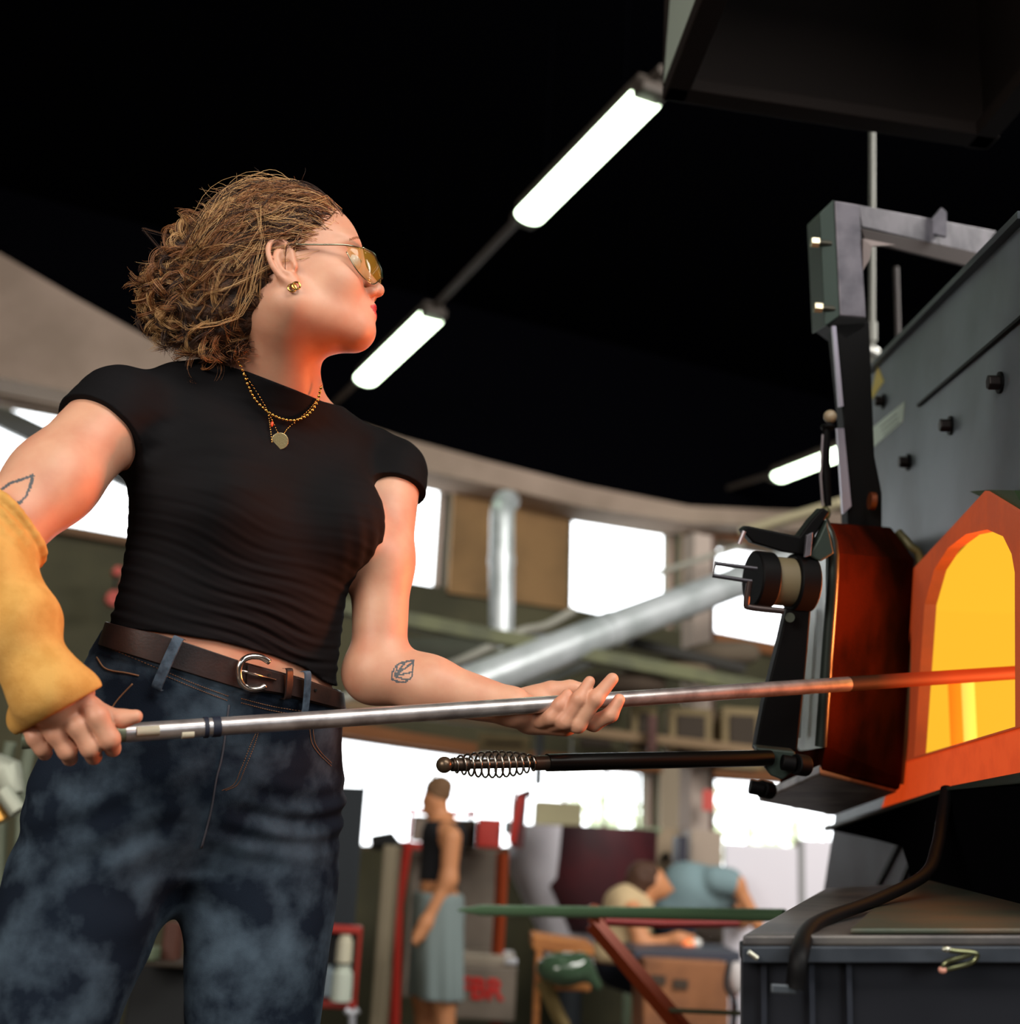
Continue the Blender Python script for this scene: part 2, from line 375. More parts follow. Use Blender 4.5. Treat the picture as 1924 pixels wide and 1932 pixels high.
# floor, platform, side walls, ceiling
def slab(name, s0, s1, n0, n1, za, zb, m): return struct(name, MB().box(wl((s0+s1)/2, (za+zb)/2, (n0+n1)/2), (s1-s0, n1-n0, zb-za), (WS, WN, UZ)), m)
slab('floor', -6, 13, -7, 12, -.1, 0, mat('concrete_floor', (92, 86, 78), rough=.8, col2=(70, 66, 60), scale=2))
slab('wall_left', -6.2, -6, -7, 9.3, 0, 5.6, mat('dim_plaster', (110, 104, 96), rough=.9)); slab('wall_right', 13, 13.2, -7, 9.3, 0, 5.6, mat('dim_plaster', (110, 104, 96)))
slab('wall_front', -6.2, 13.2, -7.2, -7, 0, 5.6, mat('dim_plaster', (110, 104, 96)))
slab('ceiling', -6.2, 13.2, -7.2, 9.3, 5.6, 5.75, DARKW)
struct('trim_11', MB().box((.6, .6, .175), (5.2, 5.0, .35)), mat('platform_planks', (84, 66, 50), rough=.8))
struct('trim_12', MB().box((3, 16, -.2), (40, 12, .2)), mat('yard_gravel', (200, 198, 190), rough=1))

# ------------------------------------------------------------------ fluorescent line lamps
TUBE = mat('fluorescent_diffuser', (236, 255, 226), rough=.5, emit=9, ecol=(232, 255, 222))
HOUS = mat('lamp_housing', (66, 58, 52), rough=.6)
ZL = 4.45
def onzl(u, v): return onz(u, v, ZL)
LD = unit(onzl(1218, 180)-onzl(700, 716))
def lamp(ua, va, ub, vb, wdt, label):
    A, B = onzl(ua, va), onzl(ub, vb); dr = unit(B-A); L = np.linalg.norm(B-A); c = (A+B)/2; sd = unit(np.cross(dr, UZ))
    t = thing('fluorescent_lamp', label, 'lamp', c+UZ*.1, 'fluorescent lamps under the dark roof')
    MB().box(c+UZ*.055, (L+.10, wdt*.8, .07), (dr, sd, UZ)).build('housing', HOUS, t, bevel=.01)
    for e in (-1, 1): MB().box(c+dr*e*(L/2+.05)+UZ*.01, (.10, wdt*.9, .06), (dr, sd, UZ)).build('end_cap', HOUS, t, bevel=.015)
    MB().tube([c-dr*L/2, c+dr*L/2], wdt/2, 16, sx=.55, ref=UZ).build('diffuser', TUBE, t, smooth=.9)
    for e in (-.35, .35): MB().cyl(c+dr*e*L+UZ*.09, c+dr*e*L+UZ*(5.6-ZL), .003, 6).build('hanger', DARKW, t)
lamp(1216, 188, 998, 408, .155, 'long white fluorescent lamp nearest, running to the corner of the extraction hood')
lamp(812, 600, 690, 716, .165, 'white fluorescent lamp just right of the woman\'s neck')
lamp(1640, 834, 1470, 900, .150, 'small white fluorescent lamp behind the black furnace column')
def rail(px, label):
    X = [onzl(*p)+UZ*.05 for p in px]; o = MB().tube(X, .024, 8).build('lamp_rail', HOUS, None); tag(o, label, 'rail'); return o
rail([(1250, 150), (1218, 180), (998, 408), (812, 600), (690, 716), (600, 800)], 'dark conduit rail linking the two long lamps on the left')
rail([(1680, 820), (1470, 900), (1300, 955), (1180, 992)], 'dark conduit rail running to the lamp behind the furnace column')

# ------------------------------------------------------------------ ducts and pipes under the windows
def PY(u, v, Y): return onplane(u, v, (0, Y, 0), np.array([0, 1., 0]))
GALV = mat('galvanised_duct', (206, 212, 216), rough=.36, metal=.35, col2=(176, 184, 186), scale=5)
def pipe_thing(name, px, r, m, label, cat='pipe', Y=None, rings=0, n=18, sm=True):
    X = [PY(u, v, Y) if len(q) == 2 else PY(q[0], q[1], q[2]) for q in px for u, v in [q[:2]]]
    pp = smoothpath(X, 5) if sm else X
    t = thing(name, label, cat, X[0]); MB().tube(pp, r, n).build('pipe_run', m, t, smooth=.8)
    for k in range(rings):
        i = int((k+.5)/rings*(len(pp)-1)); d = unit(pp[min(i+1, len(pp)-1)]-pp[i-1]); MB().tube([pp[i]-d*.03, pp[i]+d*.03], r*1.07, n).build('collar', m, t, smooth=.8)
    return t
pipe_thing('exhaust_duct', [(945, 1230, 7.6), (946, 1080, 7.6), (947, 990, 7.6), (949, 958, 7.65), (955, 946, 7.9), (960, 944, 8.6)], .078, GALV, 'upright silver duct bending into the ochre wall between two windows', 'duct', rings=2)
pipe_thing('exhaust_duct', [(860, 1302, 6.2), (1150, 1188, 6.8), (1400, 1095, 7.3), (1600, 1025, 7.6)], .098, GALV, 'large slanting silver duct crossing below the middle window', 'duct', rings=3, sm=False)
pipe_thing('conduit', [(640, 1320, 6.6), (760, 1282, 6.8), (860, 1250, 6.8), (945, 1210, 6.9), (985, 1190, 7.), (1030, 1180, 7), (1085, 1150, 7)], .024, mat('pale_conduit', (150, 148, 138), rough=.6), 'thin pale conduit bending up towards the middle window')
pipe_thing('conduit', [(1400, 1005, 6.6), (1500, 975, 6.4), (1590, 948, 6.2)], .030, mat('cream_pipe', (170, 160, 132), rough=.6), 'cream pipe slanting up to the black furnace column', sm=False)
pipe_thing('conduit', [(1090, 1130, 7.8), (1250, 1078, 8), (1400, 1030, 8.2)], .02, mat('pale_conduit', (150, 148, 138)), 'thin conduit crossing the middle window', sm=False)
t = thing('roof_column', 'pale grey column between the middle and right windows', 'column', PY(1310, 1600, 8.6)*np.array([1, 1, 0]))
c0 = PY(1312, 1300, 8.6); PALE = mat('pale_paint', (186, 170, 160), rough=.8)
MB().box((c0[0], c0[1], 1.78), (.15, .15, 3.56), (WS, WN, UZ)).build('shaft', PALE, t)
MB().box((c0[0]+.10, c0[1]+.05, 1.78), (.05, .08, 3.56), (WS, WN, UZ)).build('flange', mat('mauve_brown', (96, 72, 66), rough=.8), t)
# gallery of steel beams and clutter between the window rows
GRN = mat('green_beam', (96, 98, 68), rough=.7, col2=(78, 80, 58), scale=5)
def beam(px0, px1, w, h, m, label, name='steel_beam', cat='beam'):
    a, b = PY(*px0), PY(*px1); d = unit(b-a); s = unit(np.cross(d, UZ)); u = np.cross(s, d)
    o = MB().box((a+b)/2, (np.linalg.norm(b-a), w, h), (d, s, u)).build(name, m, None, bevel=.006); return tag(o, label, cat)
beam((560, 1130, 6.0), (1480, 1308, 7.2), .09, .075, GRN, 'long green steel beam above the carrying hand')
beam((880, 1245, 6.9), (1300, 1160, 7.6), .07, .05, GRN, 'thin green strut leaning against the slanting duct')
beam((640, 1330, 7.7), (1560, 1432, 8.3), .12, .06, mat('tan_beam', (134, 110, 82), rough=.8), 'tan beam just over the lower window row')
beam((1190, 1212, 7.4), (1400, 1262, 7.8), .08, .06, mat('dark_steel', (44, 42, 38), rough=.7), 'dark steel strut below the pale column')
beam((1000, 1298, 7.2), (1150, 1235, 7.6), .06, .03, GALV, 'short galvanised strip above the carrying hand')
TAN = mat('tan_board', (140, 122, 88), rough=.85, col2=(118, 102, 74), scale=3); DKB = mat('dark_brown_board', (58, 48, 38), rough=.85)
def boxpx(u0, v0, u1, v1, Y, dep_, m, name, label, cat, bevel=.01, parent=None, group=None):
    A, B = PY(u0, v1, Y), PY(u1, v0, Y); uc = PY((u0+u1)/2, (v0+v1)/2, Y); w = abs(B[0]-A[0]); h = np.linalg.norm(PY((u0+u1)/2, v0, Y)-PY((u0+u1)/2, v1, Y))
    o = MB().box(uc+np.array([0, dep_/2, 0]), (w, dep_, h)).build(name, m, parent, bevel=bevel)
    if parent is None: tag(o, label, cat, group)
    return o
for q in [(1190, 1330, 1240, 1432, 8.2, TAN, 'tan cupboard hanging over the lower windows, left of three'), (1262, 1335, 1345, 1440, 8.2, TAN, 'tan cupboard beside the dark hatch over the lower windows'),
          (1362, 1335, 1440, 1450, 8.2, TAN, 'tan cupboard over the lower windows, next to the black door arm'), (1080, 1335, 1170, 1425, 8.3, OLIVE, 'olive box behind the fingers of the carrying hand'),
          (900, 1385, 1000, 1420, 8.2, TAN, 'low tan box above the sprung lever')]:
    t = thing('wall_cupboard', q[6], 'cupboard', PY((q[0]+q[2])/2, q[3], q[4])); boxpx(*q[:5], .3, q[5], 'body', '', '', parent=t)
    boxpx(q[0]+14, q[1]+14, q[2]-14, q[3]-14, q[4]-.02, .02, DKB, 'hatch', '', '', parent=t)
boxpx(1008, 1320, 1030, 1480, 7.4, .1, mat('near_black_paint', (20, 22, 24), rough=.7), 'steel_post', 'black post standing in front of the lower windows', 'post')
boxpx(1222, 1350, 1240, 1420, 7.9, .08, mat('maroon_paint', (84, 50, 44), rough=.7), 'steel_post', 'maroon upright over the lower windows', 'post')
# things on the gallery: bundles and boxes
for i, (u, v, Y, r, c, lb) in enumerate([(1010, 1225, 7.7, (.22, .1, .09), (150, 156, 168), 'blue grey bundle on the gallery beside the slanting duct'), (1060, 1240, 7.6, (.10, .1, .07), (190, 182, 170), 'small pale bundle on the gallery above the carrying hand'),
        (1360, 1235, 7.9, (.25, .1, .08), (92, 80, 66), 'brown bundle on the gallery below the right window'), (1250, 1260, 7.7, (.3, .1, .06), (110, 96, 76), 'tan sack on the gallery under the pale column'),
        (1180, 1290, 7.8, (.25, .1, .07), (80, 66, 54), 'dark sack on the gallery over the tan cupboards'), (820, 1232, 7.6, (.35, .1, .09), (64, 66, 56), 'dark bundle on the gallery beside the woman\'s forearm')]):
    c_ = PY(u, v, Y); me = sdf_mesh('bundle', [Ell(c_, r, None, .03), Ell(c_+np.array([r[0]*.5, 0, r[2]*.4]), (r[0]*.5, .08, r[2]*.7), None, .05)], .02, mod=lambda X, d: d-.012*vnoise(X, 14, 1))
    tag(link('cloth_bundle', me, mat('bundle_%d' % i, c, rough=.9)), lb, 'bundle')
# left: strut behind the window, red wall lamps, machine bits
beam((-60, 758, 8.7), (262, 912, 9.0), .1, .16, mat('dark_grey_steel', (78, 82, 86), rough=.5), 'dark diagonal strut crossing the left window')
t = thing('wall_hose_reel', 'red fittings on the dark wall left of the woman\'s waist', 'fitting', PY(215, 1130, 8.2)); RED = mat('signal_red', (190, 58, 40), rough=.5)
for u, v, r in ((214, 1130, .052), (221, 1079, .032), (236, 1102, .03)):
    c_ = PY(u, v, 8.2); MB().tube([c_-WN*.05, c_+WN*.05], r, 20).build('red_disc', RED, t, smooth=.6)
a = PY(214, 1130, 8.24); MB().tube([a, PY(221, 1079, 8.24)], .012, 8).build('feed_pipe', mat('near_black_paint', (20, 22, 24)), t)
# ================================================================== the glass worker in the foreground
SKIN = mat('skin', (218, 164, 134), rough=.5, col2=(206, 142, 114), scale=22, bump=.12, bscale=260, sss=.12, lo=.35, hi=.75, bdist=.0006)
def frame(sh_r, sh_l, bot, top):
    W_ = unit(arr(sh_l)-arr(sh_r)); A_ = arr(top)-arr(bot); A_ = unit(A_-A_@W_*W_); return W_, A_, np.cross(W_, A_)*1.
TW, TA, TD = frame(P(235, 765, 1.63), P(745, 905, 1.87), P(425, 1250, 1.715), P(500, 720, 1.76))
if TD[1] > 0: TD = -TD                          # front of the torso points towards the camera
TO = P(425, 1250, 1.735)
def tpos(u, v, off=0.):                          # pixel -> (w, a) on the torso plane pushed forward by off
    X = onplane(u, v, TO+off*TD, TD)-TO; return X@TW, X@TA
tors = Loft(TO, TW, TA, TD,
    left=[(150, 1420), (175, 1310), (203, 1195), (226, 1100), (240, 1010), (243, 940), (240, 860), (246, 790), (262, 735), (300, 690), (400, 676), (455, 668)],
    right=[(630, 1420), (634, 1340), (626, 1280), (634, 1200), (644, 1120), (658, 1050), (672, 1000), (692, 945), (712, 890), (700, 835), (668, 790), (620, 752), (606, 735)],
    deps=[(-.12, .07, -.01), (-.03, .088, .0), (.05, .082, .005), (.12, .092, .005), (.2, .100, .005), (.27, .090, -.005), (.33, .072, -.015), (.38, .055, -.02), (.45, .05, -.02)], k=.03)
def tl(w, a, d): return TO+w*TW+a*TA+d*TD
def tpt(u, v, d): w, a = tpos(u, v, d); return tl(w, a, d)
SR = tpt(226, 778, -.02); SL = tpt(738, 893, -.02)           # shoulder joints
chest = [Ell(tpt(642, 985, .05), (.062, .066, .066), k=.05), Ell(tpt(402, 945, .045), (.062, .066, .062), k=.05)]
# arms -------------------------------------------------------------
ER = P(-42, 1052, 1.47); WRR = P(92, 1318, 1.44)
EL = P(714, 1262, 1.80); WRL = P(968, 1334, 1.758)
arm_r = [Cone(SR, SR*.5+ER*.5, .056, .053, .03), Cone(SR*.5+ER*.5, ER, .053, .044, .03), Cone(ER, ER*.6+WRR*.4, .044, .043, .02), Cone(ER*.6+WRR*.4, WRR, .043, .028, .02)]
M1 = P(722, 1060, 1.84)
arm_l = [Cone(SL, M1, .047, .0425, .03), Cone(M1, EL, .0425, .040, .03), Ell(P(700, 1280, 1.80), .034, k=.03),
         Cone(EL, P(810, 1294, 1.78), .045, .041, .02), Cone(P(810, 1294, 1.78), WRL, .041, .0265, .02)]
# hand that grips the pipe (her right hand, over the pipe) ----------
def chain(pts, rs, k=.006, gk=.003): return Grp(path([P(*p) for p in pts], rs, k), gk)
PIPE_A = P(40, 1396, 1.452); PIPE_B = P(1960, 1266, 2.16)
def pip(u):                                        # point of the pipe axis at image column u
    r0 = None; lo_, hi_ = 0., 1.
    for _ in range(40):
        t = .5*(lo_+hi_); X = PIPE_A+t*(PIPE_B-PIPE_A); q = X-CAM; uu = 962+F*(q@_cr)/(q@_fw)
        if uu < u: lo_ = t
        else: hi_ = t
    return X
def dep(X): return (arr(X)-CAM)@_fw
hd = dep(pip(150))
R_ = .0108
hand_r = [
    Grp([Cone(WRR, P(112, 1345, hd-.026), .026, .024, .02), Cone(P(56, 1346, hd-.014), P(150, 1308, hd-.022), .017, .018, .02)], .012),
    chain([(142, 1304, hd-.022), (184, 1352, hd-.033), (207, 1394, hd-.030), (213, 1413, hd-.010)], [.0128, .0124, .0116, .0100]),
    chain([(104, 1316, hd-.022), (147, 1370, hd-.035), (171, 1410, hd-.031), (177, 1428, hd-.010)], [.0128, .0124, .0116, .0100]),
    chain([(70, 1336, hd-.022), (105, 1384, hd-.034), (127, 1416, hd-.030), (132, 1431, hd-.010)], [.0124, .0116, .0108, .0094]),
    chain([(42, 1358, hd-.018), (66, 1391, hd-.028), (81, 1411, hd-.025), (85, 1422, hd-.010)], [.0110, .0102, .0095, .0085]),
    chain([(150, 1322, hd-.006), (196, 1352, hd-.012), (232, 1356, hd-.012), (256, 1352, hd-.012)], [.016, .0125, .0105, .0085])]
# open hand that carries the pipe (her left hand, palm up) -----------
hl = dep(pip(1080))
hand_l = [
    Grp([Cone(WRL, P(1005, 1346, hl+.030), .0255, .022, .02), Cone(P(1000, 1356, hl+.012), P(1062, 1366, hl+.004), .019, .016, .02),
         Cone(P(1010, 1338, hl+.034), P(1088, 1352, hl+.036), .018, .016, .02), Cone(P(1004, 1352, hl+.030), P(1070, 1362, hl+.02), .02, .016, .02),
         Cone(P(985, 1322, hl+.042), P(1040, 1305, hl+.044), .018, .0165, .02)], .014),
    chain([(1040, 1306, hl+.040), (1076, 1299, hl+.040), (1104, 1300, hl+.036)], [.0165, .012, .009]),
    chain([(1020, 1358, hl-.008), (1040, 1352, hl-.026), (1056, 1330, hl-.028), (1070, 1310, hl-.022)], [.0125, .0112, .0098, .0080]),
    chain([(1045, 1364, hl-.004), (1064, 1360, hl-.030), (1092, 1318, hl-.034), (1112, 1286, hl-.024)], [.0130, .0118, .0102, .0082]),
    chain([(1062, 1362, hl+.004), (1090, 1366, hl-.026), (1124, 1318, hl-.036), (1155, 1281, hl-.026)], [.0130, .0124, .0110, .0090]),
    chain([(1082, 1352, hl+.022), (1120, 1364, hl-.004), (1152, 1348, hl-.020), (1168, 1320, hl-.020)], [.0130, .0118, .0105, .0086])]
# head ----------------------------------------------------------------
HO = P(548, 546, 1.72)                              # centre of the skull between the ears
YAW, HP_, HR_ = math.radians(9), math.radians(18.5), math.radians(0)
hf = np.array([math.cos(HP_)*math.cos(YAW), math.cos(HP_)*math.sin(YAW), math.sin(HP_)])
hs = unit(np.cross([0, 0, 1], hf)); hu = np.cross(hf, hs)
hs2 = math.cos(HR_)*hs+math.sin(HR_)*hu; hu = np.cross(hf, hs2); hs = hs2
HS = 1.04
def H(x, y, z): return HO+HS*(x*hf+y*hs+z*hu)
HAX = np.stack([hf, hs, hu])
def he(x, y, z, rx, ry, rz, k=.02, rot=0.):
    ax = HAX
    if rot: c, s_ = math.cos(rot), math.sin(rot); ax = np.stack([c*hf+s_*hu, hs, -s_*hf+c*hu])
    return Ell(H(x, y, z), (HS*rx, HS*ry, HS*rz), ax, k)
def hc(a, b, ra, rb, k=.015): return Cone(H(*a), H(*b), ra*HS, rb*HS, k)
N0 = tpt(512, 795, -.035)
head = [he(-.013, 0, .050, .092, .074, .088), he(.036, 0, .046, .057, .060, .066, .03), he(.050, 0, .050, .055, .054, .058, .03), he(.030, 0, -.015, .058, .058, .068, .03),
    he(.050, 0, -.044, .043, .045, .045, .03), he(.080, 0, -.080, .0165, .021, .0150, .026),
    hc((-.004, -.052, -.045), (.070, -.018, -.079), .018, .0135, .03), hc((-.004, .052, -.045), (.070, .018, -.079), .018, .0135, .03),
    he(.062, -.040, -.018, .026, .020, .022, .025), he(.062, .040, -.018, .026, .020, .022, .025),
    he(.084, -.026, .034, .016, .026, .008, .02), he(.084, .026, .034, .016, .026, .008, .02), he(.092, 0, .030, .01, .014, .012, .015),
    he(.086, 0, -.052, .017, .026, .018, .014),
    hc((.096, 0, .022), (.114, 0, -.021), .0068, .0078, .012), he(.1155, 0, -.0245, .0088, .0088, .0080, .008),
    he(.1035, -.0125, -.029, .0095, .0068, .0068, .006), he(.1035, .0125, -.029, .0095, .0068, .0068, .006), hc((.103, 0, -.033), (.100, 0, -.040), .005, .006, .008),
    he(.0985, 0, -.0490, .0095, .019, .0062, .005), he(.0955, 0, -.0605, .0095, .0165, .0068, .005),
    Cone(H(-.022, 0, -.035), mix(H(-.022, 0, -.035), N0, .6), .052, .050, .045), Cone(mix(H(-.022, 0, -.035), N0, .6), N0, .050, .062, .05),
    Cone(H(-.012, -.048, -.035), tpt(560, 772, .035), .013, .009, .03),          # neck muscle from behind the ear to the breastbone
    Cone(tpt(565, 775, .02), tpt(330, 715, -.02), .012, .012, .03), Cone(tpt(590, 775, .02), tpt(705, 830, -.02), .012, .012, .03)]
hcut = [hc((.1075, -.020, -.0547), (.1075, .020, -.0547), .0016, .0016, .003), he(.1065, -.0062, -.0355, .005, .003, .003, .003), he(.1065, .0062, -.0355, .005, .003, .003, .003),
    he(.101, -.031, .008, .014, .015, .011, .012), he(.101, .031, .008, .014, .015, .011, .012)]
def ear(sy):
    q = []; E0 = lambda x, z, o=0.: H(-.006+x, sy*(.0715+o), .004+z)
    hel = [(.010, -.004, -.002), (.0105, .014, .0), (.006, .026, .003), (-.004, .031, .006), (-.014, .027, .009), (-.019, .014, .011), (-.018, -.002, .010), (-.013, -.016, .007), (-.006, -.025, .004), (.002, -.031, .002), (.008, -.026, .0)]
    sp = smoothpath([E0(x, z, o) for x, z, o in hel], 4); q += path(sp, [.0034]*len(sp), .002)
    an = smoothpath([E0(x, z, o) for x, z, o in [(-.002, .018, .002), (-.009, .012, .005), (-.010, .0, .006), (-.006, -.012, .004), (.002, -.016, .003)]], 4)
    q += path(an, [.003]*len(an), .004)
    q += [Ell(E0(-.003, .0, .0), (HS*.016, HS*.004, HS*.026), HAX, .006), Ell(E0(.002, -.026, .002), (.0068, .0045, .0085), HAX, .006), Ell(E0(.010, -.006, .002), (.0045, .0045, .006), HAX, .004)]
    return Grp(q, .007, cut=[Ell(E0(.002, -.004, .003), (.0065, .005, .009), HAX, .004)])
ears = [ear(-1), ear(1)]
def shrink(X, d): return d
body_tors = Grp([tors]+chest, .03)
class Off:
    def __init__(s, p, o, k): s.p = p; s.o = o; s.k = k; s.lo = p.lo-max(o, 0); s.hi = p.hi+max(o, 0)
    def __call__(s, X): return s.p(X)-s.o
woman = thing('person', 'woman in black cap-sleeve top, blue jeans and tinted glasses holding the long steel pipe', 'person', (P(380, 1900, 1.75)[0], P(380, 1900, 1.75)[1], .35))
bprims = [Off(body_tors, -.004, .03)]+arm_r+arm_l+head+ears+hand_r+hand_l
bme = sdf_mesh('body', bprims, .0021, cuts=hcut, pad=.012)
bo = link('body', bme, [SKIN, mat('lips', (196, 62, 60), rough=.38, sss=.1), mat('tattoo_ink', (84, 88, 92), rough=.6),
                        mat('eyebrow_hair', (150, 100, 66), rough=.7)], woman)
def paint(me, fn, slot, root):
    n = len(me.polygons); c = np.empty(n*3, np.float64); me.polygons.foreach_get('center', c); c = c.reshape(-1, 3)+np.array(root.location)
    mi = np.empty(n, np.int32); me.polygons.foreach_get('material_index', mi); mi[fn(c)] = slot; me.polygons.foreach_set('material_index', mi)
def hloc(c): q = (c-HO)/HS; return q@hf, q@hs, q@hu
def islip(c):
    x, y, z = hloc(c); return (x > .078) & (np.abs(y) < .025) & (((z+.0547) < .0088*(1-(y/.025)**2)) & ((z+.0547) > -.0115*(1-(y/.025)**2)))
paint(bme, islip, 1, woman)
# line tattoos: fan shaped leaf on the left forearm, drop on the right upper arm
def inkline(segs, wpx, dmin, dmax):
    def fn(c):
        q = c-CAM; d = q@_fw; u = 962+F*(q@_cr)/d; v = 966-F*(q@_cu)/d; hit = np.zeros(len(c), bool)
        for (x0, y0), (x1, y1) in segs:
            ex, ey = x1-x0, y1-y0; t = np.clip(((u-x0)*ex+(v-y0)*ey)/(ex*ex+ey*ey), 0, 1)
            hit |= np.hypot(u-x0-t*ex, v-y0-t*ey) < wpx
        return hit & (d > dmin) & (d < dmax)
    return fn
def pl(pts): return [(pts[i], pts[i+1]) for i in range(len(pts)-1)]
leaf = pl([(740, 1282), (739, 1270), (746, 1258), (758, 1250), (780, 1246), (779, 1262), (776, 1278), (766, 1286), (752, 1287), (740, 1282)])
leaf += [((744, 1276), (e)) for e in [(750, 1256), (764, 1250), (778, 1250), (777, 1268), (768, 1283)]]
paint(bme, inkline(leaf, 1.7, 1.6, 1.80), 2, woman)
drop = pl([(62, 897), (58, 915), (50, 935), (38, 948), (20, 952), (4, 948)])+pl([(62, 897), (40, 905), (18, 912), (2, 925)])
paint(bme, inkline(drop, 2.6, 1.2, 1.60), 2, woman)
paint(bme, inkline(pl([(660, 452), (672, 448), (686, 450), (697, 457)]), 2.0, 1.5, 1.9), 3, woman)

# black top ------------------------------------------------------------
BLK = mat('black_jersey', (9, 8, 10), rough=.8, bump=.25, bscale=900, spec=.15, bdist=.0004, col2=(16, 14, 17), scale=3)
nk = sorted([tpos(u, v, .06) for u, v in [(250, 655), (300, 668), (380, 676), (470, 702), (560, 737), (610, 758), (650, 768), (690, 775)]])
hm = sorted([tpos(u, v, .085) for u, v in [(180, 1180), (207, 1184), (321, 1196), (407, 1208), (450, 1219), (507, 1234), (578, 1260), (626, 1288), (660, 1300)]])
_q = ray(450, 710); NSL = float((_q@TA)/(_q@TD)); WSL = float((_q@TW)/(_q@TD)); slR = unit(ER-SR); slL = unit(M1-SL)
def top_mod(X, d):
    w, a, dd = tors.coords(X)
    g = np.interp(a, [0, .06, .16, .22], [1, 1, .35, .12]); ph = a*330+2.2*np.sin(w*16+a*11)+1.3*np.sin(w*31-a*23)+w*18
    fold = .0019*g*(np.sin(ph)+.5*np.sin(1.7*ph+w*40))*(.75+.6*vnoise(X, 16, 5))
    ph2 = (a*.95-w*.25)*170+1.8*np.sin(w*13); fold += .0013*np.exp(-((a-.27)/.06)**2)*np.exp(-((w+.12)/.10)**2)*np.sin(ph2)
    fold += .0016*np.exp(-((a-.20)/.05)**2)*np.exp(-((w-.17)/.06)**2)*np.sin((a*.5+w)*210)
    d = d-fold
    neck = np.interp(w-WSL*(dd-.06), [q[0] for q in nk], [q[1] for q in nk])+np.clip(NSL*(dd-.06), -.02, .06); hem = np.interp(w, [q[0] for q in hm], [q[1] for q in hm])
    d = np.maximum(d, a-neck); d = np.maximum(d, hem-a)
    return d
class Clip:
    def __init__(s, p, o, n, k): s.p = p; s.o = arr(o); s.n = arr(n); s.k = k; s.lo = p.lo; s.hi = p.hi
    def __call__(s, X): return np.maximum(s.p(X), (X-s.o)@s.n)
tp = [Off(Grp([Off(body_tors, -.004, .03)]+head[-5:]+[Clip(Cone(SR-slR*.0, SR+slR*.12, .058, .0565, .03), SR+slR*.040, slR, .03), Clip(Cone(SL, SL+slL*.12, .0505, .0485, .03), SL+slL*.028, slL, .03)], .03), .0072, .02)]
tme = sdf_mesh('top', tp, .0021, mod=top_mod, pad=.012, relax=0)
link('top', tme, BLK, woman)

# jeans -----------------------------------------------------------------
JO = P(400, 1500, 1.735); JA = unit(P(372, 1900, 1.75)*-1+P(425, 1250, 1.735)); JA = unit(mix(JA, [0, 0, 1], .5)); JW = unit(TW-TW@JA*JA); JD = np.cross(JW, JA)
if JD[1] > 0: JD = -JD
hip = Loft(JO, JW, JA, JD, left=[(225, 1100), (203, 1190), (160, 1255), (112, 1360), (78, 1440), (60, 1510), (90, 1580), (150, 1640)],
    right=[(628, 1190), (632, 1300), (638, 1340), (636, 1400), (633, 1460), (636, 1510), (600, 1580), (540, 1640)],
    deps=[(-.10, .05, -.01), (-.05, .088, -.01), (0, .104, -.008), (.1, .108, -.005), (.25, .09, 0)], k=.06)
leg_r = Loft(P(190, 1750, 1.65), JW, np.array([0, 0, 1.]), unit([JD[0], JD[1], 0]), left=[(115, 1410), (60, 1510), (24, 1600), (0, 1650), (-28, 1780), (-55, 1932), (-66, 2060)],
    right=[(420, 1420), (400, 1530), (372, 1610), (340, 1670), (310, 1735), (268, 1820), (217, 1932), (196, 2060)],
    deps=[(-.9, .06, -.01), (-.5, .075, 0), (0, .088, .0), (.13, .092, 0), (.25, .03, 0)], k=.05, ext=[(-.34, -.045, .062), (-.58, -.04, .062), (-.72, -.04, .055)])
leg_l = Loft(P(490, 1750, 1.755), JW, np.array([0, 0, 1.]), unit([JD[0], JD[1], 0]), left=[(290, 1420), (310, 1530), (335, 1600), (346, 1660), (343, 1800), (344, 1932), (352, 2060)],
    right=[(634, 1420), (637, 1500), (637, 1600), (638, 1650), (632, 1720), (614, 1830), (600, 1932), (588, 2060)],
    deps=[(-.9, .06, -.01), (-.5, .075, 0), (0, .088, .0), (.13, .092, 0), (.25, .03, 0)], k=.05, ext=[(-.34, -.03, .062), (-.58, -.03, .062), (-.72, -.03, .055)])
CR = P(352, 1625, 1.66)
wb = sorted([tpos(u, v, .085) for u, v in [(150, 1170), (198, 1186), (320, 1214), (440, 1256), (560, 1290), (645, 1322), (680, 1330)]])
def jean_mod(X, d):
    w, a, dd = hip.coords(X); cw, ca = (CR-JO)@JW, (CR-JO)@JA
    r = np.hypot(w-cw, a-ca); th = np.arctan2(a-ca, w-cw)
    f = .0018*np.exp(-((r-.11)/.06)**2)*np.sin(th*7+1.2*np.sin(r*50))*(a < ca+.16)*np.clip(r/.05-.6, 0, 1)
    f += .0034*np.exp(-((a-ca-.055)/.05)**2)*np.sin(a*190+2*np.sin(w*17)+w*18)*np.clip((w-cw)*14, 0, 1)
    f += .0020*np.exp(-((a-ca-.06)/.07)**2)*np.sin(a*120-w*45+2*np.sin(w*14))*np.clip(-(w-cw)*10, 0, 1)
    f += .0015*vnoise(X, 20, 1)+.0008*vnoise(X, 60, 2)
    # fly seam and pocket edges stand slightly proud
    d = d-f
    w2, a2, d2 = tors.coords(X); top = np.interp(w2, [q[0] for q in wb], [q[1] for q in wb])
    band = (a2 > top-.034) & (a2 < top); d = np.where(band, d-.0022, d)
    return np.maximum(d, a2-top)
fly = [onplane(u, v, JO+.1*JD, JD) for u, v in [(455, 1300), (448, 1380), (430, 1450), (405, 1560), (372, 1640)]]
jp = [Off(hip, .004, .03), Off(tors, .003, .02), leg_r, leg_l, Cone(tl(-.005, -.08, -.05), tl(-.03, -.125, -.06), .085, .08, .05)]
jme = sdf_mesh('jeans', jp, .0030, mod=jean_mod, pad=.014, relax=1)
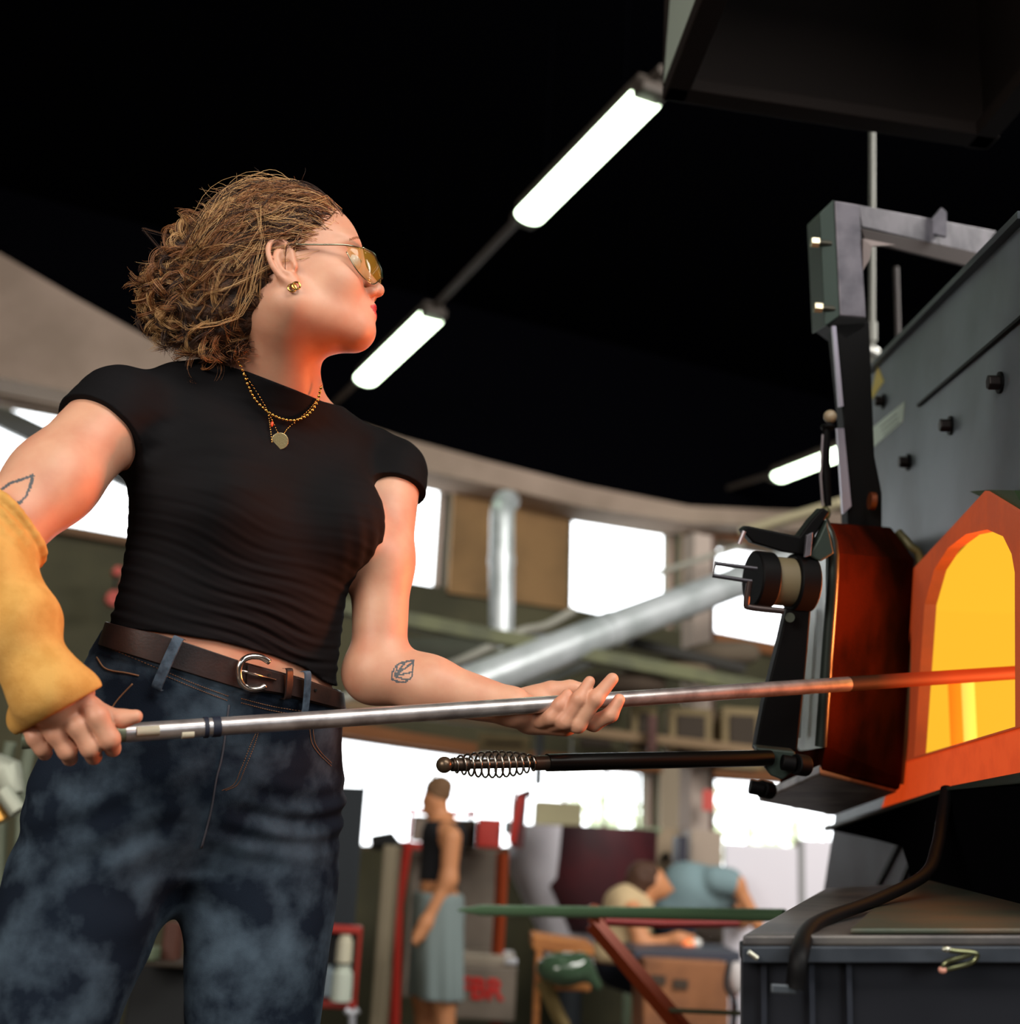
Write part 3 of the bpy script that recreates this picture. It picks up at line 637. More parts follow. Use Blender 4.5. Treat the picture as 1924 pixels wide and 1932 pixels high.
DEN = mat('denim', (13, 24, 38), rough=.85, col2=(78, 94, 108), scale=13, bump=.5, bscale=700, lo=.42, hi=.74, bdist=.0008, spec=.2)
nt = DEN.node_tree
link('jeans', jme, DEN, woman)
STI = mat('rust_stitching', (128, 88, 60), rough=.8)
def snap(u, v, prims, mod=None, d0=1.3, off=.001):          # walk the camera ray to the cloth surface
    r = ray(u, v); rn = r/np.linalg.norm(r); d = d0*np.linalg.norm(r)
    for _ in range(90):
        X = CAM+d*rn; q = np.full(1, .5)
        for p in prims: q = smin(q, p(X[None]), p.k)
        if mod is not None: q = mod(X[None], q)
        if q[0] < off: break
        d += max(q[0]*.5, .0005)
    return CAM+d*rn
def seam(pts, r, name, m, parent=None, dash=False, n=10):
    mb = MB(); px = smoothpath([(a, b, 0) for a, b in pts], n); X = [snap(q[0], q[1], jp, jean_mod) for q in px]
    if dash:
        for i in range(0, len(X)-1): mb.tube([X[i], mix(X[i], X[i+1], .62)], r, 6)
    else: mb.tube(X, r, 6)
    return mb.build(name, m, parent or woman, smooth=True)
jo = [o for o in woman.children if o.name.startswith('jeans')][0]
for pts in ([(205, 1222), (300, 1262), (372, 1292), (432, 1314)], [(455, 1318), (520, 1334), (600, 1346), (632, 1350)],
            [(300, 1270), (372, 1300), (430, 1322)], [(455, 1326), (520, 1342), (600, 1354)]):
    seam(pts, .0006, 'stitching', STI, jo, dash=True, n=16)
seam([(432, 1330), (420, 1420), (408, 1470), (398, 1530), (380, 1600)], .0014, 'fly_seam', mat('seam_denim', (70, 70, 78), rough=.9), jo, n=10)
for dx in (0, 7): seam([(492, 1360+dx), (482-dx, 1400), (462-dx, 1450), (448-dx, 1480), (425-dx, 1492)], .0006, 'stitching', STI, jo, dash=True, n=12)
for dx in (0, 6): seam([(584+dx, 1372), (588+dx, 1400), (600+dx, 1420), (626, 1446-dx)], .0006, 'stitching', STI, jo, dash=True, n=12)
seam([(182, 1240), (200, 1262), (240, 1270), (262, 1275)], .0012, 'pocket_seam', STI, jo)
seam([(250, 1290), (222, 1320), (205, 1345)], .0012, 'pocket_seam', STI, jo)
# belt with buckle -------------------------------------------------------
LEA = mat('brown_black_leather', (34, 22, 20), rough=.42, col2=(52, 32, 27), scale=20, bump=.3, bscale=300, bdist=.0006)
bt = sorted([tpos(u, v, .09) for u, v in [(150, 1186), (216, 1181), (321, 1202), (350, 1211), (450, 1246), (507, 1262), (564, 1278), (618, 1298), (660, 1312)]])
bb = sorted([tpos(u, v, .09) for u, v in [(140, 1240), (198, 1221), (293, 1249), (444, 1297), (513, 1308), (564, 1322), (635, 1342), (668, 1350)]])
def beltring(a_off=0., off0=.006, thick=.0035, phis=None, hfrac=1., shift=0.):
    mb = MB(); phis = phis if phis is not None else np.linspace(0, 2*math.pi, 121); rows = []
    for ph in phis:
        cw, hw, dc, b = tors.at(0.); w = cw+hw*math.cos(ph)
        at_ = np.interp(w, [q[0] for q in bt], [q[1] for q in bt]); ab_ = np.interp(w, [q[0] for q in bb], [q[1] for q in bb])
        m_ = (at_+ab_)/2+shift; h_ = (at_-ab_)/2*hfrac; f = math.sin(ph); m_ += (1-f)*.004
        r = []
        for aa, o in ((m_+h_, off0), (m_+h_, off0+thick), (m_-h_, off0+thick+.002), (m_-h_, off0+.002)): r.append(tors.surf(ph, aa, o))
        rows.append(r)
    n = len(rows); vs = [p for r in rows for p in r]; fs = [(4*i+k, 4*i+(k+1) % 4, 4*i+4+(k+1) % 4, 4*i+4+k) for i in range(n-1) for k in range(4)]
    fs += [(0, 3, 2, 1), (4*n-4, 4*n-3, 4*n-2, 4*n-1)]
    return mb.add(vs, fs)
belt = beltring().build('belt', LEA, woman, smooth=.6, bevel=.0008)
def phi_for(u, v):
    w, a = tpos(u, v, .095); cw, hw, dc, b = tors.at(0.); return math.acos(max(-1, min(1, (w-cw)/hw)))
p0, p1 = phi_for(462, 1272), phi_for(668, 1330)
beltring(off0=.0105, thick=.0032, phis=np.linspace(p0, max(p1, .02), 30), hfrac=.86).build('belt_tail', LEA, belt, smooth=.6, bevel=.0008)
for u in (508, 596):
    p = phi_for(u, 1290+(u-508)*.28); X = tors.surf(p, 0., .0145); nrm = unit(X-tors.surf(p, 0., 0.))
    Y = onplane(u, 1274+(u-508)*.32, X, nrm); MB().cyl(Y-nrm*.001, Y+nrm*.0006, .0022, 12).build('belt_hole', mat('hole_black', (3, 3, 3), rough=.9), belt)
def strapat(u0, v0, u1, v1, wpx, off, name, m, parent, thick=.003):
    p = phi_for((u0+u1)/2, (v0+v1)/2); X = tors.surf(p, 0., off); nrm = unit(X-tors.surf(p, 0., 0.))
    A = onplane(u0, v0, X, nrm); B = onplane(u1, v1, X, nrm); ax = unit(B-A); sd = unit(np.cross(ax, nrm)); wm = wpx/1340
    pts = smoothpath([A-nrm*.008, A+nrm*.0, mix(A, B, .25)+nrm*.002, mix(A, B, .75)+nrm*.002, B, B-nrm*.007], 5); mb = MB(); rows = []
    for q in pts: rows += [q-sd*wm/2, q+sd*wm/2, q+sd*wm/2+nrm*thick, q-sd*wm/2+nrm*thick]
    n = len(pts); fs = [(4*i+k, 4*i+(k+1) % 4, 4*i+4+(k+1) % 4, 4*i+4+k) for i in range(n-1) for k in range(4)]+[(3, 2, 1, 0), (4*n-4, 4*n-3, 4*n-2, 4*n-1)]
    mb.add(rows, fs); return mb.build(name, m, parent, smooth=.6)
LOOP = mat('loop_denim', (74, 90, 106), rough=.9, col2=(40, 52, 66), scale=60, bump=.5, bscale=600, bdist=.0006)
strapat(338, 1204, 296, 1298, 19, .013, 'belt_loop', LOOP, jo)
strapat(578, 1268, 572, 1345, 17, .018, 'belt_loop', LOOP, jo)
strapat(544, 1262, 540, 1318, 15, .0165, 'belt_keeper', LEA, belt)
# buckle: rounded D frame
pb = phi_for(480, 1268); XB = tors.surf(pb, 0., .021); nb_ = unit(XB-tors.surf(pb, 0., 0.))
bk = [onplane(u, v, XB, nb_) for u, v in [(508, 1249), (492, 1240), (472, 1239), (457, 1247), (451, 1262), (452, 1280), (460, 1294), (474, 1300), (490, 1299), (500, 1294)]]
BUC = mat('polished_nickel', (222, 214, 208), rough=.18, metal=1.)
buck = MB().tube(smoothpath(bk, 6), .0042, 10).build('buckle', BUC, belt, smooth=True)
MB().tube([onplane(456, 1266, XB, nb_), onplane(466, 1268, XB, nb_), onplane(520, 1283, XB-.004*nb_, nb_)], .0019, 8).build('prong', BUC, buck, smooth=True)

# yellow knitted sleeve on the right forearm -------------------------------
YEL = mat('mustard_knit', (220, 168, 92), rough=.92, col2=(204, 150, 76), scale=30, bump=.6, bscale=520, bdist=.001, spec=.2)
fa = unit(WRR-ER); fl = np.linalg.norm(WRR-ER)
cuffn = unit(P(110, 950, 1.5)-P(110, 950, 1.5)+slR*.75+fa*.1)
C1 = P(30, 985, 1.51)
slp = [Cone(SR+slR*.16, ER, .055, .052, .03), Cone(ER, ER*.55+WRR*.45, .052, .051, .03), Cone(ER*.55+WRR*.45, P(88, 1300, 1.44), .051, .037, .03),
       Cone(P(88, 1300, 1.44), P(112, 1334, hd-.026), .037, .032, .03), Cone(P(52, 1352, hd-.016), P(156, 1310, hd-.026), .0235, .0245, .025)]
CA, CB = P(0, 955, 1.50), P(75, 1022, 1.50); cn = unit(slR-(slR@unit(CB-CA))*unit(CB-CA))
HA, HB = P(22, 1392, hd-.04), P(184, 1300, hd-.04); hn = unit(np.cross(HB-HA, ray(100, 1350))); hn = hn if hn @ (P(100, 1500, hd)-P(100, 1200, hd)) > 0 else -hn
for i_ in range(4):                                   # ribs of the cuff
    t_ = ((CA-(SR+slR*.16))@cn+.008+.0165*i_)/(slR@cn); cc = SR+slR*.16+slR*t_; e1 = unit(np.cross(slR, cn)) if np.linalg.norm(np.cross(slR, cn)) > .05 else unit(np.cross(slR, _fw)); e2 = unit(np.cross(cn, e1))
    rp_ = [cc+.0535*(math.cos(a_)*e1+math.sin(a_)*e2*1.04) for a_ in np.linspace(0, 2*math.pi, 25)]
    slp.append(Grp(path(rp_, [.0062]*25, .002), .003))
def sl_mod(X, d):
    s_ = (X-CA)@cn; t = np.clip(s_/.06, 0, 1)
    L = (X-ER)@fa
    d = d-.0018*np.sin(L*70+vnoise(X, 14)*2.5)-.0012*vnoise(X, 45)
    d = np.maximum(d, -s_)
    return np.maximum(d, (X-HA)@hn)
yme = sdf_mesh('forearm_sleeve', slp, .0026, mod=sl_mod, pad=.010, relax=1)
link('forearm_sleeve', yme, YEL, woman, label='mustard yellow knitted sleeve with ribbed cuff')

# ---------------------------------------------------------------- hair: curly strawberry blond, tied at the nape
HAIRC = [mat('hair_dark_blond', (54, 31, 19), rough=.5, spec=.5), mat('hair_copper', (146, 94, 54), rough=.45, spec=.6), mat('hair_gold', (214, 168, 112), rough=.45, spec=.6)]
BUN = P(352, 560, 1.72); BR = 86/1337
bunp = [Ell(BUN, (BR*.86, BR*.80, BR*.98), np.stack([_cr, _fw, _cu]), .03), Ell(P(405, 600, 1.71), (.040, .038, .045), None, .03), Ell(P(352, 480, 1.72), (.026, .028, .032), None, .025),
        Ell(P(440, 560, 1.71), (.045, .05, .06), None, .03), Ell(P(400, 640, 1.71), (.034, .03, .026), None, .02)]
capp = [he(-.015, 0, .058, .0965, .079, .095, .03), he(-.060, 0, .010, .052, .060, .060, .04), he(.034, 0, .078, .055, .058, .046, .03)]
def cap_mod(X, d):
    q = (X-HO)/HS; x = q@hf; y = q@hs; z = q@hu
    # hairline: forehead, temple, over the ear, down the nape
    line = np.interp(z, [-.08, -.045, -.02, .02, .035, .05, .075, .10, .14], [-.055, -.034, -.022, -.006, .022, .040, .064, .082, .07])
    d = d-.0022*np.sin(z*260+x*120+3*np.sin(x*40))-.0018*vnoise(X, 90, 3)
    return np.maximum(d, (x-line)*.8)
cme = sdf_mesh('hair', bunp+capp, .0026, mod=lambda X, d: np.where(((X-BUN)@hf) < -.0, d-.004*vnoise(X, 55, 4), cap_mod(X, d)), pad=.012, relax=1)
hair = link('hair', cme, mat('hair_mass', (34, 20, 13), rough=.75, col2=(84, 52, 30), scale=60, bump=1., bscale=240, stretch=(1, 1, 1), bdist=.004), woman, label='curly strawberry blond hair tied low at the back')
def project(X, prims, r, it=3):
    for _ in range(it):
        q = np.full(len(X), .5)
        for p in prims: q = smin(q, p(X), p.k)
        e = 1e-3; g = np.stack([sum_(X+e*np.eye(3)[i], prims)-q for i in range(3)], 1)/e
        X = X-(q-r)[:, None]*g/np.maximum(np.linalg.norm(g, axis=1), .3)[:, None]**2
    return X
def sum_(X, prims):
    q = np.full(len(X), .5)
    for p in prims: q = smin(q, p(X), p.k)
    return q
hp = bunp+capp
def strands(paths, rad, name, m):
    vs, fs = [], []; n0 = 0
    for pth in paths:
        L = len(pth); t = np.gradient(pth, axis=0); t /= np.linalg.norm(t, axis=1)[:, None]+1e-9
        a = np.cross(t, rng.normal(size=3)); a /= np.linalg.norm(a, axis=1)[:, None]+1e-9; b = np.cross(t, a)
        rr = rad*np.interp(np.linspace(0, 1, L), [0, .1, .7, 1], [.5, 1, .9, .25])[:, None]
        ring = [pth+rr*a, pth+rr*(-.5*a+.87*b), pth+rr*(-.5*a-.87*b)]
        V = np.stack(ring, 1).reshape(-1, 3); vs.append(V); i = np.arange(L-1)
        for k in range(3):
            k2 = (k+1) % 3; fs.append(n0+np.stack([i*3+k, i*3+k2, i*3+3+k2, i*3+3+k], 1))
        n0 += L*3
    V = np.concatenate(vs); Q = np.concatenate(fs)
    me = bpy.data.meshes.new(name); me.vertices.add(len(V)); me.vertices.foreach_set('co', V.ravel().astype(np.float32)); me.loops.add(len(Q)*4)
    me.loops.foreach_set('vertex_index', Q.ravel().astype(np.int32)); me.polygons.add(len(Q)); me.polygons.foreach_set('loop_start', (np.arange(len(Q))*4).astype(np.int32))
    me.update(calc_edges=True); me.shade_smooth(); return link(name, me, m, hair, kind='stuff')
TIE = P(418, 560, 1.715)
sets = [[], [], []]
# combed-back scalp locks
for i in range(400):
    y = rng.uniform(-1, 1)*(1 if rng.random() < .5 else .99)
    if rng.random() < .60: ph = rng.uniform(-.12, 1.55); st = (.084*math.cos(max(ph, -.1)*.95), y*.066, .036+.096*math.sin(ph))
    else: st = (rng.uniform(-.05, .06), math.copysign(.07, y), rng.uniform(.048, .125))
    n = 26; t = np.linspace(0, 1, n)[:, None]; E0 = TIE+rng.normal(size=3)*.016; E0 = E0+(E0-TIE)*.4
    mid = H(st[0]*.35-.03, st[1]*1.05, st[2]*.8+.035); w1, w2 = rng.uniform(9, 26), rng.uniform(0, 6.28); amp = rng.uniform(.0012, .0050)*np.sin(np.minimum(t*1.4, 1)*math.pi/2)
    X0 = (1-t)**2*H(*st)+2*t*(1-t)*mid+t*t*E0; X0 = X0+amp*1.6*np.sin(w1*t+w2)*hu; col = rng.choice(3, p=[.36, .38, .26]); lift = rng.uniform(.0005, .0045)
    X0 = project(X0, hp, lift, 2); X0 = X0+amp*.8*np.cos(w1*t+w2)*unit(H(0, -1, .4)-H(0, 0, 0)); friz = rng.random() < .12; nr = X0-HO; nr /= np.linalg.norm(nr, axis=1)[:, None]
    for k in range(8):
        o = rng.normal(size=3)*.0016; X = X0+o*(.4+.9*np.sin(t*math.pi))
        if friz and k < 4: X = X+nr*rng.uniform(.002, .010)*np.sin(t*math.pi)**.7*(1+.5*np.sin(t*rng.uniform(10, 22)))
        sets[col if rng.random() < .8 else rng.choice(3)].append(X)
# curls of the tied bunch
def curl(c, ax, R, turns, pitch, drift, n=30):
    ax = unit(ax); a = unit(np.cross(ax, rng.normal(size=3))); b = np.cross(ax, a); t = np.linspace(0, 1, n)[:, None]; th = t*turns*2*math.pi+rng.uniform(0, 6.3)
    return c+R*(1-.3*t)*(np.cos(th)*a+np.sin(th)*b)+t*pitch*ax+t*t*drift
for i in range(330):
    pr = bunp[rng.choice(5, p=[.5, .14, .10, .14, .12])]; dn = unit(rng.normal(size=3)+np.array([0, -.5, 0])); c = pr.c+dn*pr.r*rng.uniform(.85, 1.08)
    ax = np.cross(dn, rng.normal(size=3)); X = curl(c, ax, rng.uniform(.007, .020), rng.uniform(.5, 1.5), rng.uniform(.012, .05), np.array([-.008, 0, -.02])*rng.uniform(-.5, 1.2)); col = rng.choice(3, p=[.40, .36, .24])
    for _ in range(13): sets[col if rng.random() < .85 else rng.choice(3)].append(X+rng.normal(size=3)*.0013+rng.normal(size=3)*.0028*np.linspace(0, 1, len(X))[:, None])
# long sweeping locks around the bunch
for i in range(110):
    a0 = rng.uniform(0, 6.28); tl_ = rng.uniform(.86, 1.06); t = np.linspace(0, 1, 30)[:, None]; th = a0+t*rng.uniform(.8, 2.2); yy = rng.uniform(-.85, .3)
    X = BUN+BR*tl_*(np.cos(th)*.9*_cr+np.sin(th)*1.02*_cu)*math.sqrt(max(.05, 1-yy*yy*.8))+_fw*yy*BR*.8
    base = X+.003*np.sin(t*rng.uniform(6, 14)+rng.uniform(0, 6))*_cu; col = rng.choice(3, p=[.2, .4, .4])
    for _ in range(9): sets[col].append(base+rng.normal(size=3)*.0014)
# fly-away hairs
for i in range(420):
    th = rng.uniform(1.1, 5.4); yy = rng.uniform(-.5, .5); d0 = np.cos(th)*_cr*.86+np.sin(th)*_cu; c = BUN+BR*.92*d0*math.sqrt(1-yy*yy)+_fw*yy*BR*.8
    X = curl(c, d0*.6+rng.normal(size=3)*.7, rng.uniform(.003, .012), rng.uniform(.3, 1.3), rng.uniform(.008, .034), np.array([0, 0, -.006]))
    sets[rng.choice(3, p=[.1, .4, .5])].append(X)
for i in range(520):
    ph = rng.uniform(.1, 2.5); y = rng.uniform(-.05, .03); c = H(-.012+.092*math.cos(ph), y, .052+.086*math.sin(ph)*math.sqrt(1-(y/.09)**2))
    dn = unit(c-HO); X = curl(c, dn*.25-hf*.9+rng.normal(size=3)*.4, rng.uniform(.003, .009), rng.uniform(.4, 1.5), rng.uniform(.012, .04), dn*.004)
    sets[rng.choice(3, p=[.2, .4, .4])].append(X)
# nape and temple wisps
for i in range(220):
    c = P(rng.uniform(415, 470), rng.uniform(560, 660), 1.69)+rng.normal(size=3)*.004; X = curl(c, np.array([rng.normal()*.4, 0, -1]), rng.uniform(.004, .010), rng.uniform(.5, 1.6), rng.uniform(.01, .035), np.zeros(3))
    sets[rng.choice(3, p=[.5, .4, .1])].append(X)
for i in range(3): strands(sets[i], (.00042, .00040, .00034)[i], 'hair_strands', HAIRC[i])
# ---------------------------------------------------------------- ear hoops, spectacles, necklaces
GOLD = mat('gold', (232, 178, 96), rough=.16, metal=1.)
for x, z in ((.000, -.031), (.006, -.029)):
    c = H(x-.006, -.080, z-.004); MB().torus(c, .0052, .0014, np.stack([hf, hu, hs]), 24, 8).build('earring', GOLD, woman, smooth=True)
FRM = mat('spectacle_metal', (168, 164, 140), rough=.22, metal=1.)
GLS = mat('amber_lens', (196, 160, 60), rough=.05, alpha=.24, spec=.9)
glo = MB(); tx = [(.012, -.0765, .026), (.045, -.074, .021), (.078, -.070, .0165), (.098, -.058, .014)]
frm = [H(*p) for p in tx]; glo.tube(smoothpath(frm, 6), .0013, 8)
for sy in (1,):
    glo.tube(smoothpath([H(x, -y, z) for x, y, z in tx], 6), .0013, 8)
RIM = [(.100, -.058, .0145), (.116, -.034, .0155), (.123, -.010, .0140), (.1245, .0, .0135), (.123, .010, .0140), (.116, .034, .0155), (.100, .058, .0145)]
glo.tube(smoothpath([H(*p) for p in RIM], 6), .0019, 8)
spec_ = glo.build('spectacles', FRM, woman, smooth=True, label='thin metal spectacles with amber tinted lens')
def lens(sy):
    top = [(.0775, -.0690, .0160), (.100, -.058, .0145), (.116, -.034, .0155), (.1235, -.008, .0140)]
    bot = [(.076, -.0680, .0080), (.086, -.058, -.0180), (.104, -.036, -.0290), (.122, -.010, -.012)]
    T = smoothpath([H(x, sy*-y, z) for x, y, z in top], 6); B_ = smoothpath([H(x, sy*-y, z) for x, y, z in bot], 6); vs = []; fs = []; n = 6
    for a, b in zip(T, B_):
        for k in range(n+1): vs.append(mix(a, b, k/n)+hf*.003*math.sin(math.pi*k/n))
    for i in range(len(T)-1):
        for k in range(n): j = i*(n+1)+k; fs.append((j, j+1, j+n+2, j+n+1))
    o = MB().add(vs, fs).build('lens', GLS, spec_, smooth=True); md = o.modifiers.new('s', 'SOLIDIFY'); md.thickness = .0012
    MB().tube(B_, .0009, 6).build('lens_rim', FRM, spec_, smooth=True)
lens(-1); lens(1)
MB().tube([H(.1240, -.010, .013), H(.1262, -.008, .002), H(.1240, -.010, -.012)], .0024, 8, sx=.6).build('front_edge', mat('dark_green_lens', (16, 40, 28), rough=.15), spec_, smooth=.9)
EYE = mat('eye_white', (226, 220, 214), rough=.1); IRI = mat('iris', (70, 96, 104), rough=.1)
for sy in (-1, 1):
    e = MB().sphere(H(.086, sy*.031, .008), .0118*HS, 20, 14).build('eye', EYE, woman, smooth=True)
    MB().sphere(H(.0935, sy*.0315, .0085), .0052*HS, 12, 8).build('iris', IRI, e, smooth=True)
# necklaces lying on the top
def chainpts(px, prims, off): return [snap(u, v, prims, top_mod if 0 else None, 1.35, off) for u, v in px]
np_ = bprims[:1]+head+tp[:1]
def linkchain(pts, step, rx, rt, name, parent=None, flat=1.):
    pts = smoothpath(pts, 8); P_ = [pts[0]]; acc = 0
    for i in range(1, len(pts)):
        acc += np.linalg.norm(pts[i]-pts[i-1])
        if acc >= step: P_.append(pts[i]); acc = 0
    mb = MB()
    for i in range(len(P_)-1):
        t = unit(P_[i+1]-P_[i]); n = unit(np.cross(t, _fw)); a, b = (n, np.cross(t, n)) if i % 2 else (unit(n+np.cross(t, n)*.6), unit(np.cross(t, n)-n*.6))
        mb.sphere(mix(P_[i], P_[i+1], .5), (step*.62, rx, rt), 8, 6, np.stack([t, a, b]))
    return mb.build(name, GOLD, parent or woman, smooth=True, kind='stuff')
n1 = chainpts([(440, 664), (455, 694), (468, 728), (482, 755), (505, 777), (530, 790), (558, 793), (582, 781), (598, 758), (606, 728)], np_, .0025)
linkchain(n1, .0042, .0024, .0017, 'necklace')
n2 = chainpts([(438, 662), (462, 706), (492, 752), (512, 790), (529, 822)], np_, .0018)+chainpts([(545, 806), (580, 776), (600, 750), (607, 726)], np_, .0018)
linkchain(n2, .0022, .0008, .0008, 'necklace')
n3 = chainpts([(505, 776), (509, 800), (513, 836)], np_, .0018); linkchain(n3, .0024, .0009, .0009, 'necklace')
c = snap(528, 832, np_, None, 1.35, .003); nn = unit(CAM-c); a = unit(np.cross(nn, [0, 0, 1])); 
MB().cyl(c-nn*.0006, c+nn*.0006, .0118, 28).build('medallion', mat('pale_gold', (222, 202, 150), rough=.3, metal=.8, bump=.6, bscale=500, bdist=.0005), woman, smooth=.6, bevel=.0004)
c2 = snap(513, 800, np_, None, 1.35, .004); MB().sphere(c2, (.002, .002, .0042), 10, 8).build('pendant_bead', mat('coral_bead', (226, 74, 30), rough=.3), woman, smooth=True)
# ================================================================== furnace, door and its gear
FB = math.radians(5.7); FE = np.array([math.sin(FB), math.cos(FB), 0]); FN = np.array([-math.cos(FB), math.sin(FB), 0]); FO = np.array([.60, 0, 0])
def FP(u, v, off=0.): return onplane(u, v, FO+FN*off, FN)
def FT(t, z, off=0.): return FO+FN*off+FE*t+UZ*z
def ft(X): return float((X-FO)@FE), float(X[2])
STEEL = mat('blue_grey_steel', (104, 114, 122), rough=.5, metal=.35, col2=(84, 92, 98), scale=3, bump=.1, bscale=12, bdist=.004)
BLKM = mat('black_steel', (6, 6, 7), rough=.6, metal=.0, spec=.12)
GREYM = mat('grey_purple_steel', (116, 112, 120), rough=.5, metal=.4, col2=(84, 82, 90), scale=14)
DGRN = mat('dark_green_steel', (46, 60, 54), rough=.55, metal=.3)
HOT = mat('hot_firebrick', (190, 96, 56), rough=.9, col2=(150, 78, 50), scale=16, bump=.4, bscale=60, emit=.5, ecol=(255, 84, 30))  # hot brick; emission also stands in for flame light on the sill face
HOT2 = mat('warm_firebrick', (176, 92, 58), rough=.9, col2=(140, 84, 62), scale=12, bump=.5, bscale=50, emit=.22, ecol=(255, 96, 44))  # warm brick, with flame light on the mouth face put into the emission
GLOW = mat('furnace_glow', (60, 40, 20), rough=.9, emit=1.0, ecol=(255, 190, 48))
fur = thing('glass_furnace', 'grey steel glass furnace with glowing orange mouth', 'furnace', (1.2, 2.4, .35))
def fplate(outer, holes, thick, name, m, parent, off=0., **kw):
    lo = [Vector((*ft(p), 0)) for p in outer]; hs_ = [[Vector((*ft(p), 0)) for p in h] for h in holes]; allp = lo+[p for h in hs_ for p in h]; tri = geometry.tessellate_polygon([lo]+hs_)
    N_ = len(allp); v = [FT(p.x, p.y, off) for p in allp]+[FT(p.x, p.y, off-thick) for p in allp]; f = list(tri)+[(t[0]+N_, t[2]+N_, t[1]+N_) for t in tri]; k = 0
    for loop in [lo]+hs_:
        L = len(loop); f += [(k+i, k+(i+1) % L, k+(i+1) % L+N_, k+i+N_) for i in range(L)]; k += L
    import bmesh
    me = bpy.data.meshes.new(name); me.from_pydata([tuple(map(float, x)) for x in v], [], f); bm = bmesh.new(); bm.from_mesh(me); bmesh.ops.recalc_face_normals(bm, faces=bm.faces[:]); bm.to_mesh(me); bm.free()
    return link(name, me, m, parent, **kw)
arch_px = [(1722, 1434), (1744, 1140), (1762, 1075), (1788, 1034), (1822, 1008), (1862, 999), (1892, 1012), (1908, 1045), (1914, 1080), (1916, 1376)]
arch = [FP(*q) for q in arch_px]
hexo = [FP(*q) for q in [(1668, 1532), (1690, 1120), (1742, 1052), (1858, 926), (1975, 998), (1990, 1090), (1990, 1480), (1850, 1485)]]
outer = [FP(1637, 692), FP(1925, 398), FT(1.42, 2.16), FT(1.42, 1.40), FP(1850, 1486), FP(1572, 1558), FP(1600, 1300), FP(1662, 1000)]
fplate(outer, [[FP(*q) for q in [(1700, 1442), (1706, 1128), (1756, 1066), (1858, 952), (1950, 1006), (1955, 1366)]]], .03, 'front_panel', STEEL, fur)
fplate([FP(1850, 1487), FP(1572, 1560), FP(1552, 1690), FP(1552, 1760), FT(1.6, .36)], [], .03, 'lower_panel', mat('dark_grey_plate', (66, 66, 74), rough=.6, metal=.3, col2=(54, 52, 60), scale=6), fur)
ring = fplate([FP(*q, .035) for q in [(1660, 1450), (1668, 1130), (1742, 1052), (1858, 926), (1975, 998), (1990, 1090), (1990, 1352)]], [[FP(*q, .035) for q in arch_px[1:-1]]+[FP(1915, 1371, .035), FP(1724, 1428, .035)]], .022, 'mouth_frame', HOT2, fur, off=.035)
fplate([FP(*q, .03) for q in [(1660, 1532), (1690, 1446), (1724, 1434), (1915, 1377), (1990, 1353), (1990, 1470), (1850, 1485)]], [], .06, 'sill_block', HOT, fur, off=.03)
# glowing chamber: open on the mouth side
t0, t1, zb, zt, dp = 1.90, 2.86, 1.47, 1.86, .80
mb = MB()
def q4(p): mb.add(p, [(0, 1, 2, 3)])
def FI(t, z, dpt): return FT(t, z, -dpt)
for pts in ([FI(t0, zb, dp), FI(t1, zb, dp), FI(t1, zt, dp), FI(t0, zt, dp)], [FI(t1, zb, .03), FI(t1, zt, .03), FI(t1, zt, dp), FI(t1, zb, dp)], [FI(t0-.05, zb, .05), FI(t0-.05, zb, dp), FI(t0-.05, zt, dp), FI(t0-.05, zt, .05)],
            [FI(t0-.05, zb, .03), FI(t1, zb, .03), FI(t1, zb, dp), FI(t0-.05, zb, dp)], [FI(t0-.05, zt, .03), FI(t0-.05, zt, dp), FI(t1, zt, dp), FI(t1, zt, .03)]):
    mb.prism(pts, unit(np.cross(pts[1]-pts[0], pts[2]-pts[0]))*.0+np.array([0, 0, .0001]) if 0 else unit(np.cross(pts[1]-pts[0], pts[2]-pts[1]))*.01)
mb.build('fire_chamber', GLOW, fur)
for u, r, e in ((1803, .016, (255, 128, 26)), (1826, .013, (255, 212, 92))):  # added glowing rods that imitate a reflected streak in the chamber
    c = FP(u, 1300, -.12); MB().cyl((c[0], c[1], 1.475), (c[0], c[1], 1.66), r, 16).build('ceramic_rod', mat('rod_%d' % u, e, rough=.8, emit=.95, ecol=e), fur, smooth=.6)
# furnace body behind the front
body = MB(); body.prism([FT(1.42, .36, -.035), FT(3.6, .36, -.035), FT(3.6, 1.38, -.035), FT(1.42, 1.38, -.035)], -FN*.9).build('base_body', BLKM, fur)
MB().prism([FT(1.42, 1.9, -.035), FT(3.0, 1.9, -.035), FT(3.05, 2.4, -.035), FT(1.42, 2.1, -.035)], -FN*.9).build('crown_body', STEEL, fur)
MB().prism([FT(2.9, 1.4, -.035), FT(3.1, 1.4, -.035), FT(3.1, 1.9, -.035), FT(2.9, 1.9, -.035)], -FN*.9).build('end_wall', STEEL, fur)
